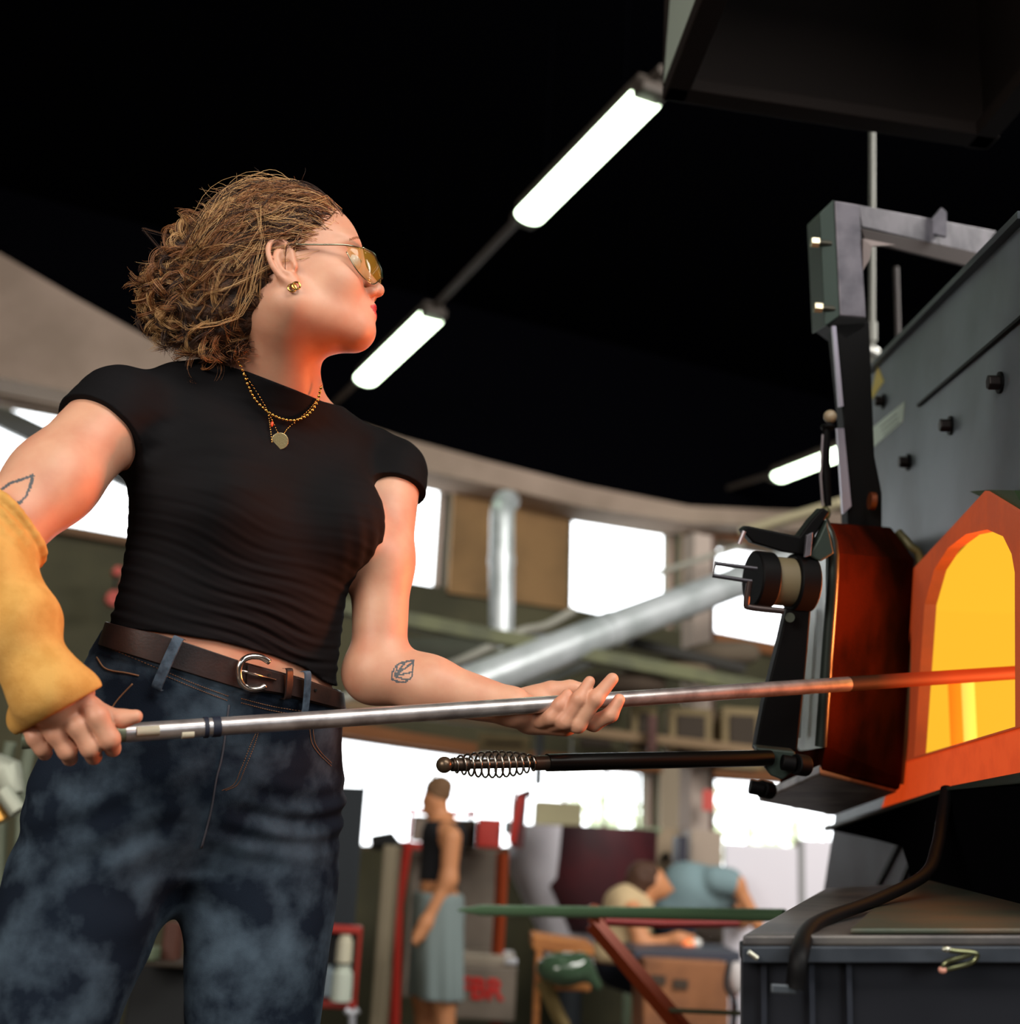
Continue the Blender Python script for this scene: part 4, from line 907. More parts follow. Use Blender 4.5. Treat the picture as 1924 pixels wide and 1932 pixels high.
# fold, bolts, stickers
A, B = FP(1732, 765, .004), FP(1935, 592, .004); d = unit(B-A); n2 = unit(np.cross(d, FN)); MB().box((A+B)/2, (np.linalg.norm(B-A), .006, .006), (d, n2, FN)).build('panel_seam', BLKM, fur)
A, B = FP(1640, 700, .006), FP(1932, 405, .006); d = unit(B-A); n2 = unit(np.cross(d, FN)); MB().box((A+B)/2+n2*0, (np.linalg.norm(B-A), .012, .02), (d, n2, FN)).build('edge_strip', mat('dark_blue_edge', (44, 52, 58), rough=.5, metal=.4), fur)
for u, v in ((1668, 757), (1715, 872), (1795, 803), (1889, 722)):
    b = MB().cyl(FP(u, v, .0), FP(u, v, .0)+FN*.022, .013, 6).build('hex_bolt', mat('bolt_black', (30, 24, 24), rough=.5, metal=.5), fur, bevel=.002)
    MB().cyl(FP(u, v, .0)+FN*.001, FP(u, v, .0)+FN*.005, .018, 18).build('washer', BLKM, b)
fplate([FP(1656, 688), FP(1668, 720), FP(1640, 762)], [], .001, 'warning_sticker', mat('warning_yellow', (214, 190, 40), rough=.5), fur, off=.0015)
fplate([FP(1643, 810), FP(1708, 757), FP(1704, 795), FP(1641, 850)], [], .001, 'type_label', mat('pale_green_label', (206, 226, 208), rough=.5), fur, off=.0015)
for k in range(3):
    A, B = FP(1660+k*3, 806+k*8, .002), FP(1692+k*2, 780+k*8, .002); d = unit(B-A); MB().box((A+B)/2, (np.linalg.norm(B-A), .002, .001), (d, unit(np.cross(d, FN)), FN)).build('print_line', mat('label_ink', (120, 140, 120), rough=.7), fur)
fplate([FP(1862, 928, 0), FP(1900, 925), FP(1950, 926), FP(1985, 985)], [], .02, 'green_corner_plate', mat('dark_green_paint', (52, 74, 46), rough=.7), fur, off=.028)
for u0, v0, u1, v1 in ((1697, 1588, 1655, 1672), (1727, 1600, 1700, 1668)):
    A, B = FP(u0, v0, .004), FP(u1, v1, .004); d = unit(B-A); MB().box((A+B)/2, (np.linalg.norm(B-A), .012, .006), (d, unit(np.cross(d, FN)), FN)).build('panel_seam', BLKM, fur)
# ledge under the mouth and the painted shade below it
def PX(l): return [P(*q) for q in l]
MB().prism([FP(1588, 1561, .0), FP(1850, 1485, .0), FT(1.5, 1.395), FT(1.5, 1.375), FP(1850, 1494), FP(1588, 1569)], FN*.05).build('ledge_plate', DGRN, fur, bevel=.003)  # plate whose green-grey colour paints the highlight along the ledge edge
MB().prism([FP(1600, 1568), FP(1850, 1492), FT(1.5, 1.37), FT(1.5, .8), FP(1990, 1900), FP(1775, 1760), FP(1760, 1640), FP(1746, 1600), FP(1700, 1588)], FN*.045).build('hopper', mat('sooty_black', (8, 8, 10), rough=1, spec=0), fur)  # black plate painted as the shadowed frame under the furnace

# ---- door
door = thing('furnace_door', 'thick hanging furnace door with glowing red brown side, left of the mouth', 'door', P(1560, 1540, 2.3))
BRK = mat('red_brown_refractory', (52, 20, 11), rough=1, spec=0, col2=(30, 13, 8), scale=7, bump=.4, bscale=40, bdist=.003)
r0 = PX([(1556, 1408, 2.05), (1700, 1470, 2.38), (1590, 1500, 2.9), (1482, 1420, 2.62)])
r1 = PX([(1582, 1044, 2.05), (1724, 1056, 2.38), (1640, 1100, 2.9), (1532, 1062, 2.62)])
r2 = PX([(1560, 985, 2.09), (1680, 994, 2.38), (1650, 1030, 2.85), (1545, 1010, 2.55)])
rb = PX([(1548, 1456, 2.07), (1696, 1490, 2.38), (1585, 1530, 2.88), (1470, 1480, 2.6)])
def rings(rs, name, m, parent, **kw):
    v = [p for r in rs for p in r]; n = len(rs[0]); f = [(4*i*0+i*n+k, i*n+(k+1) % n, (i+1)*n+(k+1) % n, (i+1)*n+k) for i in range(len(rs)-1) for k in range(n)]
    f += [list(range(n))[::-1], list(range((len(rs)-1)*n, len(rs)*n))]; return MB().add(v, f).build(name, m, parent, **kw)
rings([rb, r0, r1, r2], 'refractory_core', BRK, door, bevel=.004)
# outer steel skin (narrow grey face) and its tube edge
PLT = mat('worn_grey_plate', (134, 142, 132), rough=.4, metal=.5, col2=(92, 100, 90), scale=6)
sh = -unit(P(1700, 1200, 2.38)-P(1560, 1200, 2.05))*.012
MB().prism([p+sh for p in PX([(1556, 1410, 2.05), (1582, 1044, 2.05), (1556, 978, 2.09), (1528, 1010, 2.55), (1512, 1100, 2.62), (1490, 1420, 2.62)])], -sh*1.2).build('outer_skin', PLT, door, bevel=.002)
MB().tube(smoothpath(PX([(1548, 1408, 2.03), (1560, 1240, 2.03), (1572, 1048, 2.03), (1553, 984, 2.05)]), 4), .010, 10).build('edge_tube', mat('edge_dark', (54, 62, 58), rough=.35, metal=.6), door, smooth=.9)
MB().tube(PX([(1500, 1392, 2.3), (1519, 1148, 2.3)]), .0095, 10).build('guide_rod', mat('bright_rod', (210, 206, 210), rough=.3, metal=.8), door, smooth=.9)
MB().tube(smoothpath(PX([(1697, 1478, 2.40), (1714, 1300, 2.40), (1736, 1072, 2.40), (1716, 1030, 2.40), (1694, 1004, 2.42)]), 4), .0085, 10).build('hot_face_rim', mat('olive_rim', (96, 92, 62), rough=.5, metal=.3), door, smooth=.9)
tray = MB().prism(PX([(1430, 1512, 2.62), (1572, 1540, 2.95), (1691, 1496, 2.38), (1546, 1462, 2.06)]), UZ*.018).build('bottom_tray', mat('pale_grey_tray', (150, 144, 142), rough=.5, metal=.3, col2=(84, 78, 76), scale=9), door, bevel=.004)
for u, v, r in ((1690, 1130, .008), (1683, 1340, .006), (1678, 1398, .008)):
    c = P(u, v, 2.34); MB().sphere(c, (r, r, r*1.5), 10, 8).build('pin', BLKM, door, smooth=True)
# lever arm, gear and sprung handle
gear = thing('door_gear', 'black linkage and roller gear hanging in front of the furnace door', 'mechanism', P(1480, 1420, 2.0))
MB().prism(PX([(1484, 1148, 2.0), (1530, 1152, 2.0), (1524, 1230, 2.0), (1504, 1418, 2.0), (1424, 1418, 2.0), (1440, 1330, 2.0), (1470, 1210, 2.0)]), _fw*.03).build('long_arm', BLKM, gear, bevel=.003)
MB().prism(PX([(1400, 1000, 2.0), (1410, 992, 2.0), (1508, 1012, 2.0), (1530, 982, 2.0), (1552, 958, 2.0), (1566, 966, 2.0), (1538, 1010, 2.0), (1534, 1050, 2.0), (1478, 1042, 2.0), (1420, 1024, 2.0)]), _fw*.04).build('top_bracket', BLKM, gear, bevel=.003)
MB().prism(PX([(1526, 1050, 1.99), (1546, 1012, 1.99), (1560, 980, 1.99), (1574, 1044, 1.99), (1548, 1060, 1.99)]), _fw*.03).build('hanger_lug', DGRN, gear, bevel=.003)
ax0, ax1 = P(1419, 1092, 2.0), P(1528, 1102, 2.02)
MB().tube([ax0, mix(ax0, ax1, .32)], .046, 28).build('roller', BLKM, gear, smooth=.6, bevel=.003); MB().tube([mix(ax0, ax1, .32), mix(ax0, ax1, .66)], .040, 28).build('roller_sleeve', mat('beige_sleeve', (112, 100, 74), rough=.6), gear, smooth=.6)
MB().tube([mix(ax0, ax1, .66), ax1], .048, 28).build('roller', BLKM, gear, smooth=.6, bevel=.003)
MB().tube(PX([(1418, 1097, 1.97), (1345, 1086, 1.97), (1350, 1063, 1.97), (1428, 1073, 1.97)]), .0036, 8).build('wire_guard', mat('grey_wire', (70, 68, 74), rough=.4, metal=.6), gear, smooth=.9)
MB().tube(PX([(1394, 1026, 1.98), (1404, 1002, 1.98)]), .0036, 8).build('pin', mat('light_pin', (150, 144, 150), rough=.4, metal=.6), gear)
MB().tube(smoothpath(PX([(1414, 1096, 1.97), (1408, 1138, 1.97), (1416, 1146, 1.97), (1478, 1153, 1.97)]), 4), .0052, 8).build('stirrup', mat('dark_bronze', (64, 52, 50), rough=.4, metal=.5), gear, smooth=.9)
MB().prism(PX([(1522, 1010, 1.98), (1534, 1004, 1.98), (1530, 1048, 1.98), (1518, 1052, 1.98)]), _fw*.01).build('side_tab', GREYM, gear, bevel=.001)
MB().prism(PX([(1426, 1410, 1.97), (1500, 1418, 1.97), (1506, 1450, 1.97), (1476, 1472, 1.97), (1455, 1464, 1.97), (1440, 1444, 1.97)]), _fw*.03).build('knee_bracket', DGRN, gear, bevel=.003)
for a, b, r in (((1474, 1438, 1.95), (1500, 1442, 1.95), .0125), ((1500, 1442, 1.95), (1522, 1445, 1.96), .017), ((1414, 1484, 2.2), (1440, 1490, 2.2), .013), ((1436, 1488, 2.2), (1452, 1492, 2.22), .016)):
    MB().cyl(P(*a), P(*b), r, 14).build('bolt', BLKM, gear, smooth=.6, bevel=.002)
MB().cyl(P(1490, 1165, 1.985), P(1490, 1165, 1.975), .008, 12).build('rivet', mat('dull_rivet', (60, 64, 54), rough=.5, metal=.5), gear)
K0, K1 = P(838, 1443, 1.70), P(1452, 1430, 1.97)
lev = thing('door_lever', 'black lever bar ending in a wire spring and round knob', 'lever', K0)
B0 = mix(K0, K1, .285)
MB().tube([B0, K1], .0128, 18).build('bar', mat('oily_black_bar', (16, 18, 17), rough=.3, metal=.6), lev, smooth=.8)
MB().tube([K0, B0], .0066, 12).build('spindle', mat('bronze_spindle', (74, 60, 50), rough=.4, metal=.7), lev, smooth=.8)
MB().sphere(K0, .0115, 20, 14).build('knob', mat('bronze_knob', (92, 76, 60), rough=.35, metal=.7), lev, smooth=True)
MB().tube([mix(K0, K1, .02), mix(K0, K1, .065)], .0095, 14).build('collar', mat('bronze_spindle', (74, 60, 50)), lev, smooth=.8); MB().tube([mix(K0, K1, .245), B0], .0108, 14).build('collar', mat('bronze_spindle', (74, 60, 50)), lev, smooth=.8)
sp = []; S0, S1 = mix(K0, K1, .025), mix(K0, K1, .255); dd_ = unit(S1-S0); s1 = unit(np.cross(dd_, _fw)); s2 = np.cross(dd_, s1)
for i in range(12*16+1):
    t = i/(12*16); R = .0095+.0088*math.sin(math.pi*min(t*1.02, 1))**.8; th = 2*math.pi*12*t; sp.append(mix(S0, S1, t)+R*(math.cos(th)*s1+math.sin(th)*s2)-UZ*.001*math.sin(math.pi*t))
MB().tube(sp, .0015, 6).build('spring', mat('spring_steel', (150, 144, 136), rough=.25, metal=1.), lev, smooth=True)
# hanging column
col_ = thing('door_hoist', 'grey bracket and black column that hoist the furnace door', 'mechanism', P(1600, 990, 2.3))
D_ = 2.35
MB().prism(PX([(1574, 378, D_), (1622, 386, D_), (1626, 470, D_), (1634, 600, D_), (1584, 596, D_)]), _fw*.02).build('bracket_face', GREYM, col_, bevel=.003)
MB().prism(PX([(1546, 402, D_-.01), (1573, 376, D_), (1584, 596, D_), (1556, 616, D_-.01)]), _fw*.10).build('bracket_side', DGRN, col_, bevel=.002)
MB().prism(PX([(1558, 612, D_), (1586, 596, D_), (1636, 600, D_), (1632, 618, D_), (1596, 640, D_)]), _fw*.09).build('bracket_foot', BLKM, col_, bevel=.002)
bd = lambda u, v: (u, v, 1/(1/D_+(u-1620)/260*(1/2.75-1/D_)))
MB().prism(PX([bd(1620, 386), bd(1880, 436), bd(1848, 480), bd(1626, 428)]), _fw*.02).build('boom_web', GREYM, col_, bevel=.002)
MB().prism(PX([bd(1624, 430), bd(1850, 476), bd(1822, 502), bd(1632, 456)]), _fw*.012).build('boom_underside', mat('rust_dark', (36, 18, 14), rough=.7), col_, bevel=.002)
MB().prism(PX([(1628, 450, D_-.005), (1690, 462, D_+.02), (1645, 464, D_), (1640, 490, D_), (1628, 510, D_)]), _fw*.01).build('gusset', mat('pale_gusset', (130, 118, 116), rough=.5, metal=.3), col_)
MB().prism(PX([(1776, 391, 2.55), (1786, 400, 2.55), (1786, 447, 2.55), (1750, 438, 2.55), (1752, 420, 2.55)]), _fw*.012).build('fin', GREYM, col_, bevel=.001)
for u, v in ((1540, 457), (1546, 580)):
    b = MB().cyl(P(u-8, v, 2.33), P(u+26, v+3, 2.35), .006, 10).build('bolt', mat('bolt_grey', (70, 68, 60), rough=.4, metal=.7), col_)
    MB().cyl(P(u-10, v, 2.33), P(u+4, v+1, 2.33), .010, 6).build('bolt_head', mat('brass_nut', (196, 188, 160), rough=.3, metal=.7), col_)
MB().prism(PX([(1572, 610, D_), (1640, 606, D_), (1646, 760, D_), (1650, 860, D_), (1664, 930, D_), (1664, 1000, D_), (1600, 1000, D_), (1592, 800, D_)]), _fw*.05).build('column', BLKM, col_, bevel=.003)
MB().prism(PX([(1570, 615, D_-.01), (1577, 615, D_-.01), (1591, 766, D_-.01), (1583, 768, D_-.01)]), _fw*.01).build('slide_rail', mat('pale_rail', (168, 164, 180), rough=.35, metal=.4), col_)
MB().prism(PX([(1579, 808, D_-.01), (1592, 808, D_-.01), (1606, 955, D_-.01), (1590, 970, D_-.01)]), _fw*.01).build('slide_rail', mat('pale_rail', (168, 164, 180)), col_)
MB().tube([P(1640, 945, D_-.03), P(1650, 946, D_-.03)], .017, 16).build('pivot', mat('rusty_pivot', (112, 54, 24), rough=.5, metal=.5), col_, smooth=.6)
gs = thing('gas_strut', 'small black strut with ball joint beside the hoist column', 'strut', P(1560, 960, 2.3))
MB().sphere(P(1566, 786, 2.3), .0125, 16, 10).build('ball_joint', mat('bone_ball', (150, 134, 110), rough=.4), gs, smooth=True)
MB().sphere(P(1562, 806, 2.3), (.014, .014, .007), 14, 8).build('ball_socket', BLKM, gs, smooth=True)
MB().tube(PX([(1560, 800, 2.3), (1556, 870, 2.3), (1562, 955, 2.3)]), [.007, .0095, .007], 10).build('strut_body', BLKM, gs, smooth=.9)
MB().tube(PX([(1552, 820, 2.29), (1548, 900, 2.29), (1552, 955, 2.29)]), .0022, 8).build('strut_rod', mat('light_pin', (150, 144, 150)), gs, smooth=.9)
MB().sphere(P(1557, 968, 2.3), (.010, .010, .014), 12, 8).build('ball_joint', mat('olive_joint', (86, 84, 50), rough=.5), gs, smooth=True)
gp = thing('gas_pipe', 'upright pipe with small valve behind the hoist bracket', 'pipe', PY(1645, 690, 3.0))
GPM = mat('painted_pipe', (128, 128, 122), rough=.5, metal=.2)
MB().tube([PY(1645, 250, 3.0), PY(1645, 700, 3.0)], .0085, 12).build('pipe_run', GPM, gp, smooth=.9)
MB().sphere(PY(1645, 664, 3.0), (.024, .018, .017), 14, 10).build('valve', mat('valve_alloy', (190, 190, 186), rough=.35, metal=.5), gp, smooth=True); MB().tube([PY(1645, 610, 3.0), PY(1645, 645, 3.0)], .014, 10).build('union', GPM, gp, smooth=.8)
MB().tube([PY(1630, 655, 2.98), PY(1660, 672, 2.98)], .008, 10).build('valve_handle', mat('valve_alloy', (190, 190, 186)), gp, smooth=.8)
tag(MB().tube([PY(1690, 505, 3.1), PY(1697, 730, 3.1)], .008, 10).build('thin_rod', mat('dark_rod', (52, 44, 44), rough=.6), None, smooth=.9), 'thin dark rod rising behind the sloping furnace panel', 'rod')

# ---- extraction hood overhead
ZH = 2.78
ho = thing('extraction_hood', 'large dark extraction hood overhead with pale left side', 'hood', onz(1500, 150, ZH))
hA, hB = onz(1249, 190, ZH), onz(1862, 284, ZH); hC = hA+(onz(1322, 0, ZH)-hA)*3.2; hD = hB+(hC-hA)
fullr = [hA, hB, hD, hC]; hin = unit(hB-hA); hcm = unit(hC-hA)
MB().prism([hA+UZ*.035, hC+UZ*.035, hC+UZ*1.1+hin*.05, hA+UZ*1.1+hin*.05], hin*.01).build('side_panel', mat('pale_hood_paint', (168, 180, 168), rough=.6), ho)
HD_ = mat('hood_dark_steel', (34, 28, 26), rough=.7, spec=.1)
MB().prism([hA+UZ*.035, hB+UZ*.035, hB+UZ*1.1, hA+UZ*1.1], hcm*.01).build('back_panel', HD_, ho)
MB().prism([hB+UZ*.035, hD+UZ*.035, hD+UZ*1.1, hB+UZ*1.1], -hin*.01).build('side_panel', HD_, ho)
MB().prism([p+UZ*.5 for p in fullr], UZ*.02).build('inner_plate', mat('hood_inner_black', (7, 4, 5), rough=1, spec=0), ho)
for a, b in ((hA, hB), (hA, hC), (hB, hD)):
    d = unit(b-a); inw = unit((hA+hB+hC+hD)/4-(a+b)/2); inw = unit(inw-inw@d*d); MB().box((a+b)/2+inw*.025+UZ*.016, (np.linalg.norm(b-a)+.002, .05, .032), (d, inw, UZ)).build('rim', HD_, ho, bevel=.004)

# ---- bench at the lower right
bn = thing('steel_workbench', 'dark steel bench with worn top in the lower right corner', 'bench', P(1660, 1932, 1.6)*np.array([1, 1, 0])+UZ*.35)
b1, b2 = P(1400, 1764, 1.36), P(1556, 1676, 2.25); b3, b4 = P(1800, 1662, 2.2), P(2080, 1764, 1.36)
WT = mat('worn_bench_top', (96, 92, 88), rough=.45, metal=.4, col2=(66, 64, 66), scale=10, bump=.2, bscale=60)
MB().prism([b1, b2, b3, b4], UZ*-.012).build('bench_top', WT, bn, bevel=.003)
rp = [mix(b1, b4, .30), mix(mix(b1, b4, .30), mix(b2, b3, .62), .98), b3, b4]
MB().prism([p+UZ*.007 for p in rp], -UZ*.006).build('rusty_cover', mat('rusty_cover_plate', (88, 74, 58), rough=.5, metal=.3, col2=(64, 72, 60), scale=7, bump=.3, bscale=50), bn, bevel=.002)  # cover piece with brownish light painted into its colour
b1d, b4d = b1-UZ*.030, b4-UZ*.030
MB().prism([b1-UZ*.012, b4-UZ*.012, b4d, b1d], _fw*.02).build('front_apron', mat('apron_steel', (58, 64, 72), rough=.5, metal=.4, col2=(44, 50, 58), scale=12), bn, bevel=.002)
cz = b1[2]-.03
MB().prism([b1d+_fw*.03+WS*.004, b4d+_fw*.03, np.array([b4d[0], b4d[1]+.03, .36]), np.array([b1d[0], b1d[1]+.03, .36])], unit([b2[0]-b1[0], b2[1]-b1[1], 0])*.5).build('cabinet', mat('cabinet_navy', (20, 22, 30), rough=.5, metal=.4), bn, bevel=.003)
for u in (1440, 1530, 1600): 
    a = P(u, 1818, 1.372); MB().box((a[0], a[1], a[2]-.2), (.006, .006, .4)).build('front_rib', mat('cabinet_navy2', (38, 42, 52), rough=.5, metal=.4), bn)
MB().tube(PX([(1412, 1796, 1.345), (1428, 1808, 1.345)]), .0028, 8).build('latch', mat('bright_latch', (206, 206, 190), rough=.3, metal=.8), bn)
hk = thing('snap_hook', 'small shiny snap hook clipped to the bench apron', 'hook', P(1810, 1810, 1.33))
MB().tube(smoothpath(PX([(1780, 1790, 1.33), (1800, 1794, 1.33), (1838, 1798, 1.33), (1842, 1806, 1.33), (1828, 1818, 1.33), (1790, 1828, 1.33), (1778, 1832, 1.33), (1784, 1816, 1.33), (1815, 1806, 1.33), (1832, 1800, 1.33)]), 5), .0028, 8).build('ring', mat('hook_olive', (120, 124, 92), rough=.25, metal=.9), hk, smooth=.9)
MB().sphere(P(1786, 1791, 1.33), (.006, .003, .003), 10, 8).build('gate', mat('bright_latch', (206, 206, 190)), hk, smooth=True); MB().sphere(P(1778, 1830, 1.33), (.005, .004, .004), 10, 8).build('gate_tip', mat('red_white_tip', (214, 150, 132), rough=.3), hk, smooth=True)
sb = thing('bent_bar', 'black bent steel bar reaching from the furnace down over the bench', 'bar', P(1500, 1860, 1.34))
MB().tube(smoothpath(PX([(1786, 1488, 2.06), (1778, 1545, 2.0), (1768, 1600, 1.9), (1745, 1650, 1.8), (1655, 1697, 1.66), (1560, 1732, 1.50), (1524, 1757, 1.40), (1508, 1800, 1.32), (1500, 1864, 1.31)]), 6), .0105, 14, sx=.75).build('bar', mat('satin_black_bar', (8, 8, 10), rough=.6, metal=.0, spec=.2), sb, smooth=.9)
MB().box(P(1478, 1866, 1.31), (.028, .006, .010)).build('hook_end', mat('scuffed_edge', (74, 80, 86), rough=.4, metal=.5), sb, bevel=.002)
# ================================================================== blowpipe
bp = thing('blowpipe', 'long polished steel blowpipe reaching into the furnace mouth', 'pipe', PIPE_A)
PST = mat('polished_steel', (206, 200, 198), rough=.33, metal=.8, col2=(168, 160, 158), scale=30, bump=.05, bscale=200)
nt = PST.node_tree
q1 = pip(1600); q2 = pip(1700)
MB().tube([pip(236), q1], .0118, 24).build('tube', PST, bp, smooth=.8)
MB().tube([PIPE_A, pip(240)], .0112, 20).build('grip_end', mat('greenish_grip', (120, 130, 108), rough=.45, metal=.4), bp, smooth=.8)
HOTP = bpy.data.materials.new('red_hot_steel'); HOTP.use_nodes = True; nt = HOTP.node_tree; b = nt.nodes['Principled BSDF']
b.inputs['Metallic'].default_value = .2; b.inputs['Roughness'].default_value = .6; b.inputs['Specular IOR Level'].default_value = .1; b.inputs['Base Color'].default_value = (.03, .016, .012, 1)
tc = nt.nodes.new('ShaderNodeTexCoord'); sx_ = nt.nodes.new('ShaderNodeSeparateXYZ'); mr = nt.nodes.new('ShaderNodeMapRange'); nt.links.new(tc.outputs['Object'], sx_.inputs[0]); nt.links.new(sx_.outputs[0], mr.inputs[0])
mr.inputs[1].default_value = q2[0]-PIPE_A[0]-.05; mr.inputs[2].default_value = q2[0]-PIPE_A[0]+.10; mr.inputs[4].default_value = .62; nt.links.new(mr.outputs[0], b.inputs['Emission Strength']); b.inputs['Emission Color'].default_value = (.85, .035, .004, 1)
MB().tube([q1, PIPE_B], .0118, 24).build('hot_end', HOTP, bp, smooth=.8)
MB().tube([pip(262)-_fw*.0105+_cu*.002, pip(305)-_fw*.0105+_cu*.002], .0062, 10).build('tape_patch', mat('pale_tape', (206, 200, 176), rough=.7), bp, smooth=.8)
MB().tube([pip(345)-_fw*.007-_cu*.005, pip(368)-_fw*.007-_cu*.005], .006, 10).build('tape_patch', mat('pale_tape', (206, 200, 176)), bp, smooth=.8)
MB().tube([pip(384), pip(392)], .0135, 16).build('ring_mark', mat('navy_tape', (22, 30, 48), rough=.6), bp, smooth=.8)
MB().tube([pip(400), pip(415)], .0130, 16).build('ring_mark', mat('navy_tape', (22, 30, 48)), bp, smooth=.8)

# ================================================================== workshop in the background
YB = 6.55
def G(u, v, dy=0.): return PY(u, v, YB+dy)
SKB = mat('skin_tanned', (206, 140, 96), rough=.55)
HRB = mat('hair_brown', (74, 46, 30), rough=.7, bump=.8, bscale=120)
def cone_px(a, b, ra, rb, k=.04): return Cone(G(*a), G(*b), ra, rb, k)
# standing person
t = thing('person', 'young man in black tank top and grey knee-length shorts standing side-on', 'person', (G(835, 1900)[0], YB, 0))
sk = [Ell(G(822, 1503, .0), (.062, .066, .095), None, .02), Ell(G(808, 1510), (.03, .04, .05), None, .02), Cone(G(803, 1507), G(797, 1513), .012, .010, .015), Ell(G(806, 1529), (.03, .035, .026), None, .02),
      cone_px((828, 1520), (836, 1562), .040, .050), cone_px((836, 1572), (826, 1680), .10, .09), Ell(G(841, 1576, -.10), (.062, .062, .06), None, .04), Ell(G(838, 1578, .13), (.06, .06, .06), None, .04),
      cone_px((852, 1580, -.16), (846, 1660, -.16), .052, .042), cone_px((846, 1660, -.16), (803, 1742, -.18), .041, .027), cone_px((803, 1742, -.18), (790, 1765, -.18), .030, .034),
      cone_px((836, 1700, -.08), (838, 1880, -.08), .085, .06), cone_px((838, 1880, -.08), (842, 2030, -.08), .058, .04), cone_px((800, 1880, .10), (802, 2030, .10), .055, .04), cone_px((822, 1700, .08), (800, 1880, .10), .085, .056)]
for i in range(4): sk.append(Grp(path([G(796-3*i, 1756+3*i, -.21), G(786-2*i, 1770+2*i, -.22), G(786, 1777+2*i, -.20)], [.011, .010, .009], .006), .004))
link('body', sdf_mesh('body', sk, .0075, cuts=[Ell(G(803, 1493, -.035), (.014, .012, .010), None, .012)]), SKB, t)
link('hair', sdf_mesh('hair', [Ell(G(825, 1494), (.070, .072, .082), None, .02), Ell(G(838, 1486), (.045, .055, .06), None, .03)], .008, mod=lambda X, d: np.maximum(d-.004*vnoise(X, 60), -( (X-G(812, 1500))@unit([.45, 0, .9])))), mat('hair_light_brown', (112, 82, 54), rough=.8), t)
link('tank_top', sdf_mesh('tank_top', [Off(Grp([sk[5], Ell(G(838, 1578, .0), (.085, .15, .06), None, .05)], .04), .010, .03)], .008, mod=lambda X, d: np.maximum(np.maximum(d-.004*vnoise(X, 22), X[:, 2]-G(838, 1550)[2]), G(815, 1662)[2]-X[:, 2])), mat('black_cotton', (16, 16, 22), rough=.9), t)
link('shorts', sdf_mesh('shorts', [Off(Grp([cone_px((828, 1680), (832, 1720), .105, .12), cone_px((832, 1700, -.08), (832, 1884, -.08), .11, .105), cone_px((818, 1700, .08), (808, 1884, .10), .11, .10)], .06), .005, .03)], .009, mod=lambda X, d: np.maximum(np.maximum(d-.009*np.sin(X[:, 0]*60+X[:, 1]*30+X[:, 2]*5)*np.clip((1.1-X[:, 2])*2, 0, 1), X[:, 2]-G(826, 1684)[2]), G(820, 1882)[2]-X[:, 2])), mat('grey_cotton', (128, 142, 142), rough=.95), t)
# seated blower bending over
t = thing('person', 'person in beige top with dark bob bending over work at the bench', 'person', (G(1190, 1900)[0], YB+.1, 0))
sk = [Ell(G(1232, 1668), (.070, .066, .088), None, .03), Ell(G(1252, 1676), (.034, .04, .05), None, .02), Cone(G(1262, 1672), G(1268, 1680), .012, .011, .012), cone_px((1212, 1690), (1195, 1712), .05, .055),
      cone_px((1190, 1722), (1165, 1800), .11, .12), cone_px((1192, 1718, -.14), (1212, 1786, -.18), .052, .042), cone_px((1212, 1786, -.18), (1280, 1772, -.22), .040, .027), cone_px((1280, 1772, -.22), (1298, 1772, -.22), .03, .028),
      cone_px((1165, 1820), (1250, 1850), .09, .075), cone_px((1250, 1850), (1245, 2020), .06, .045)]
for i in range(4): sk.append(Grp(path([G(1294, 1766+4*i, -.24), G(1306, 1766+4*i, -.25), G(1310, 1772+3*i, -.23)], [.011, .010, .009], .006), .004))
link('body', sdf_mesh('body', sk, .0075), SKB, t)
link('hair', sdf_mesh('hair', [Ell(G(1214, 1655), (.092, .085, .085), None, .03), Ell(G(1203, 1676), (.062, .07, .055), None, .03)], .008, mod=lambda X, d: d-.006*vnoise(X, 55)), HRB, t)
link('top', sdf_mesh('top', [Off(Grp([sk[4], Ell(G(1178, 1712), (.10, .16, .10), None, .05)], .04), .010, .03)], .008, mod=lambda X, d: np.maximum(d-.005*vnoise(X, 22), G(1165, 1815)[2]-X[:, 2])), mat('beige_cotton', (206, 180, 140), rough=.95), t)
link('trousers', sdf_mesh('trousers', [Off(Grp([cone_px((1165, 1820), (1235, 1850), .11, .095), cone_px((1235, 1850), (1232, 2010), .085, .07)], .05), .006, .03)], .009), mat('navy_cloth', (26, 32, 46), rough=.95), t)
# helper in blue shirt
t = thing('person', 'person in pale blue T-shirt leaning over behind the seated worker', 'person', (G(1330, 1900)[0], YB+.6, 0))
def G2(u, v, dy=0.): return PY(u, v, YB+.6+dy)
sk = [Cone(G2(1272, 1712), G2(1300, 1680), .13, .14, .05), Cone(G2(1300, 1682), G2(1352, 1680), .14, .12, .05), Cone(G2(1356, 1662, -.12), G2(1388, 1668, -.15), .055, .05, .03), Cone(G2(1388, 1668, -.15), G2(1425, 1735, -.15), .045, .034, .03), Ell(G2(1400, 1722, .05), (.07, .08, .09), None, .03),
      Cone(G2(1270, 1720), G2(1280, 1850), .11, .09, .05), Cone(G2(1280, 1850), G2(1280, 2010), .07, .05, .05), Cone(G2(1425, 1735, -.15), G2(1432, 1752, -.15), .034, .03, .03)]
link('body', sdf_mesh('body', sk, .009), SKB, t)
link('t_shirt', sdf_mesh('t_shirt', [Off(Grp(sk[:2]+[Cone(G2(1350, 1660, -.12), G2(1378, 1664, -.14), .066, .062, .03)], .04), .012, .03)], .009, mod=lambda X, d: d-.007*vnoise(X, 18)), mat('pale_blue_cotton', (126, 150, 156), rough=.95), t)
link('trousers', sdf_mesh('trousers', [Off(Grp([sk[5], sk[6]], .05), .012, .03)], .01), mat('navy_cloth', (26, 32, 46)), t)
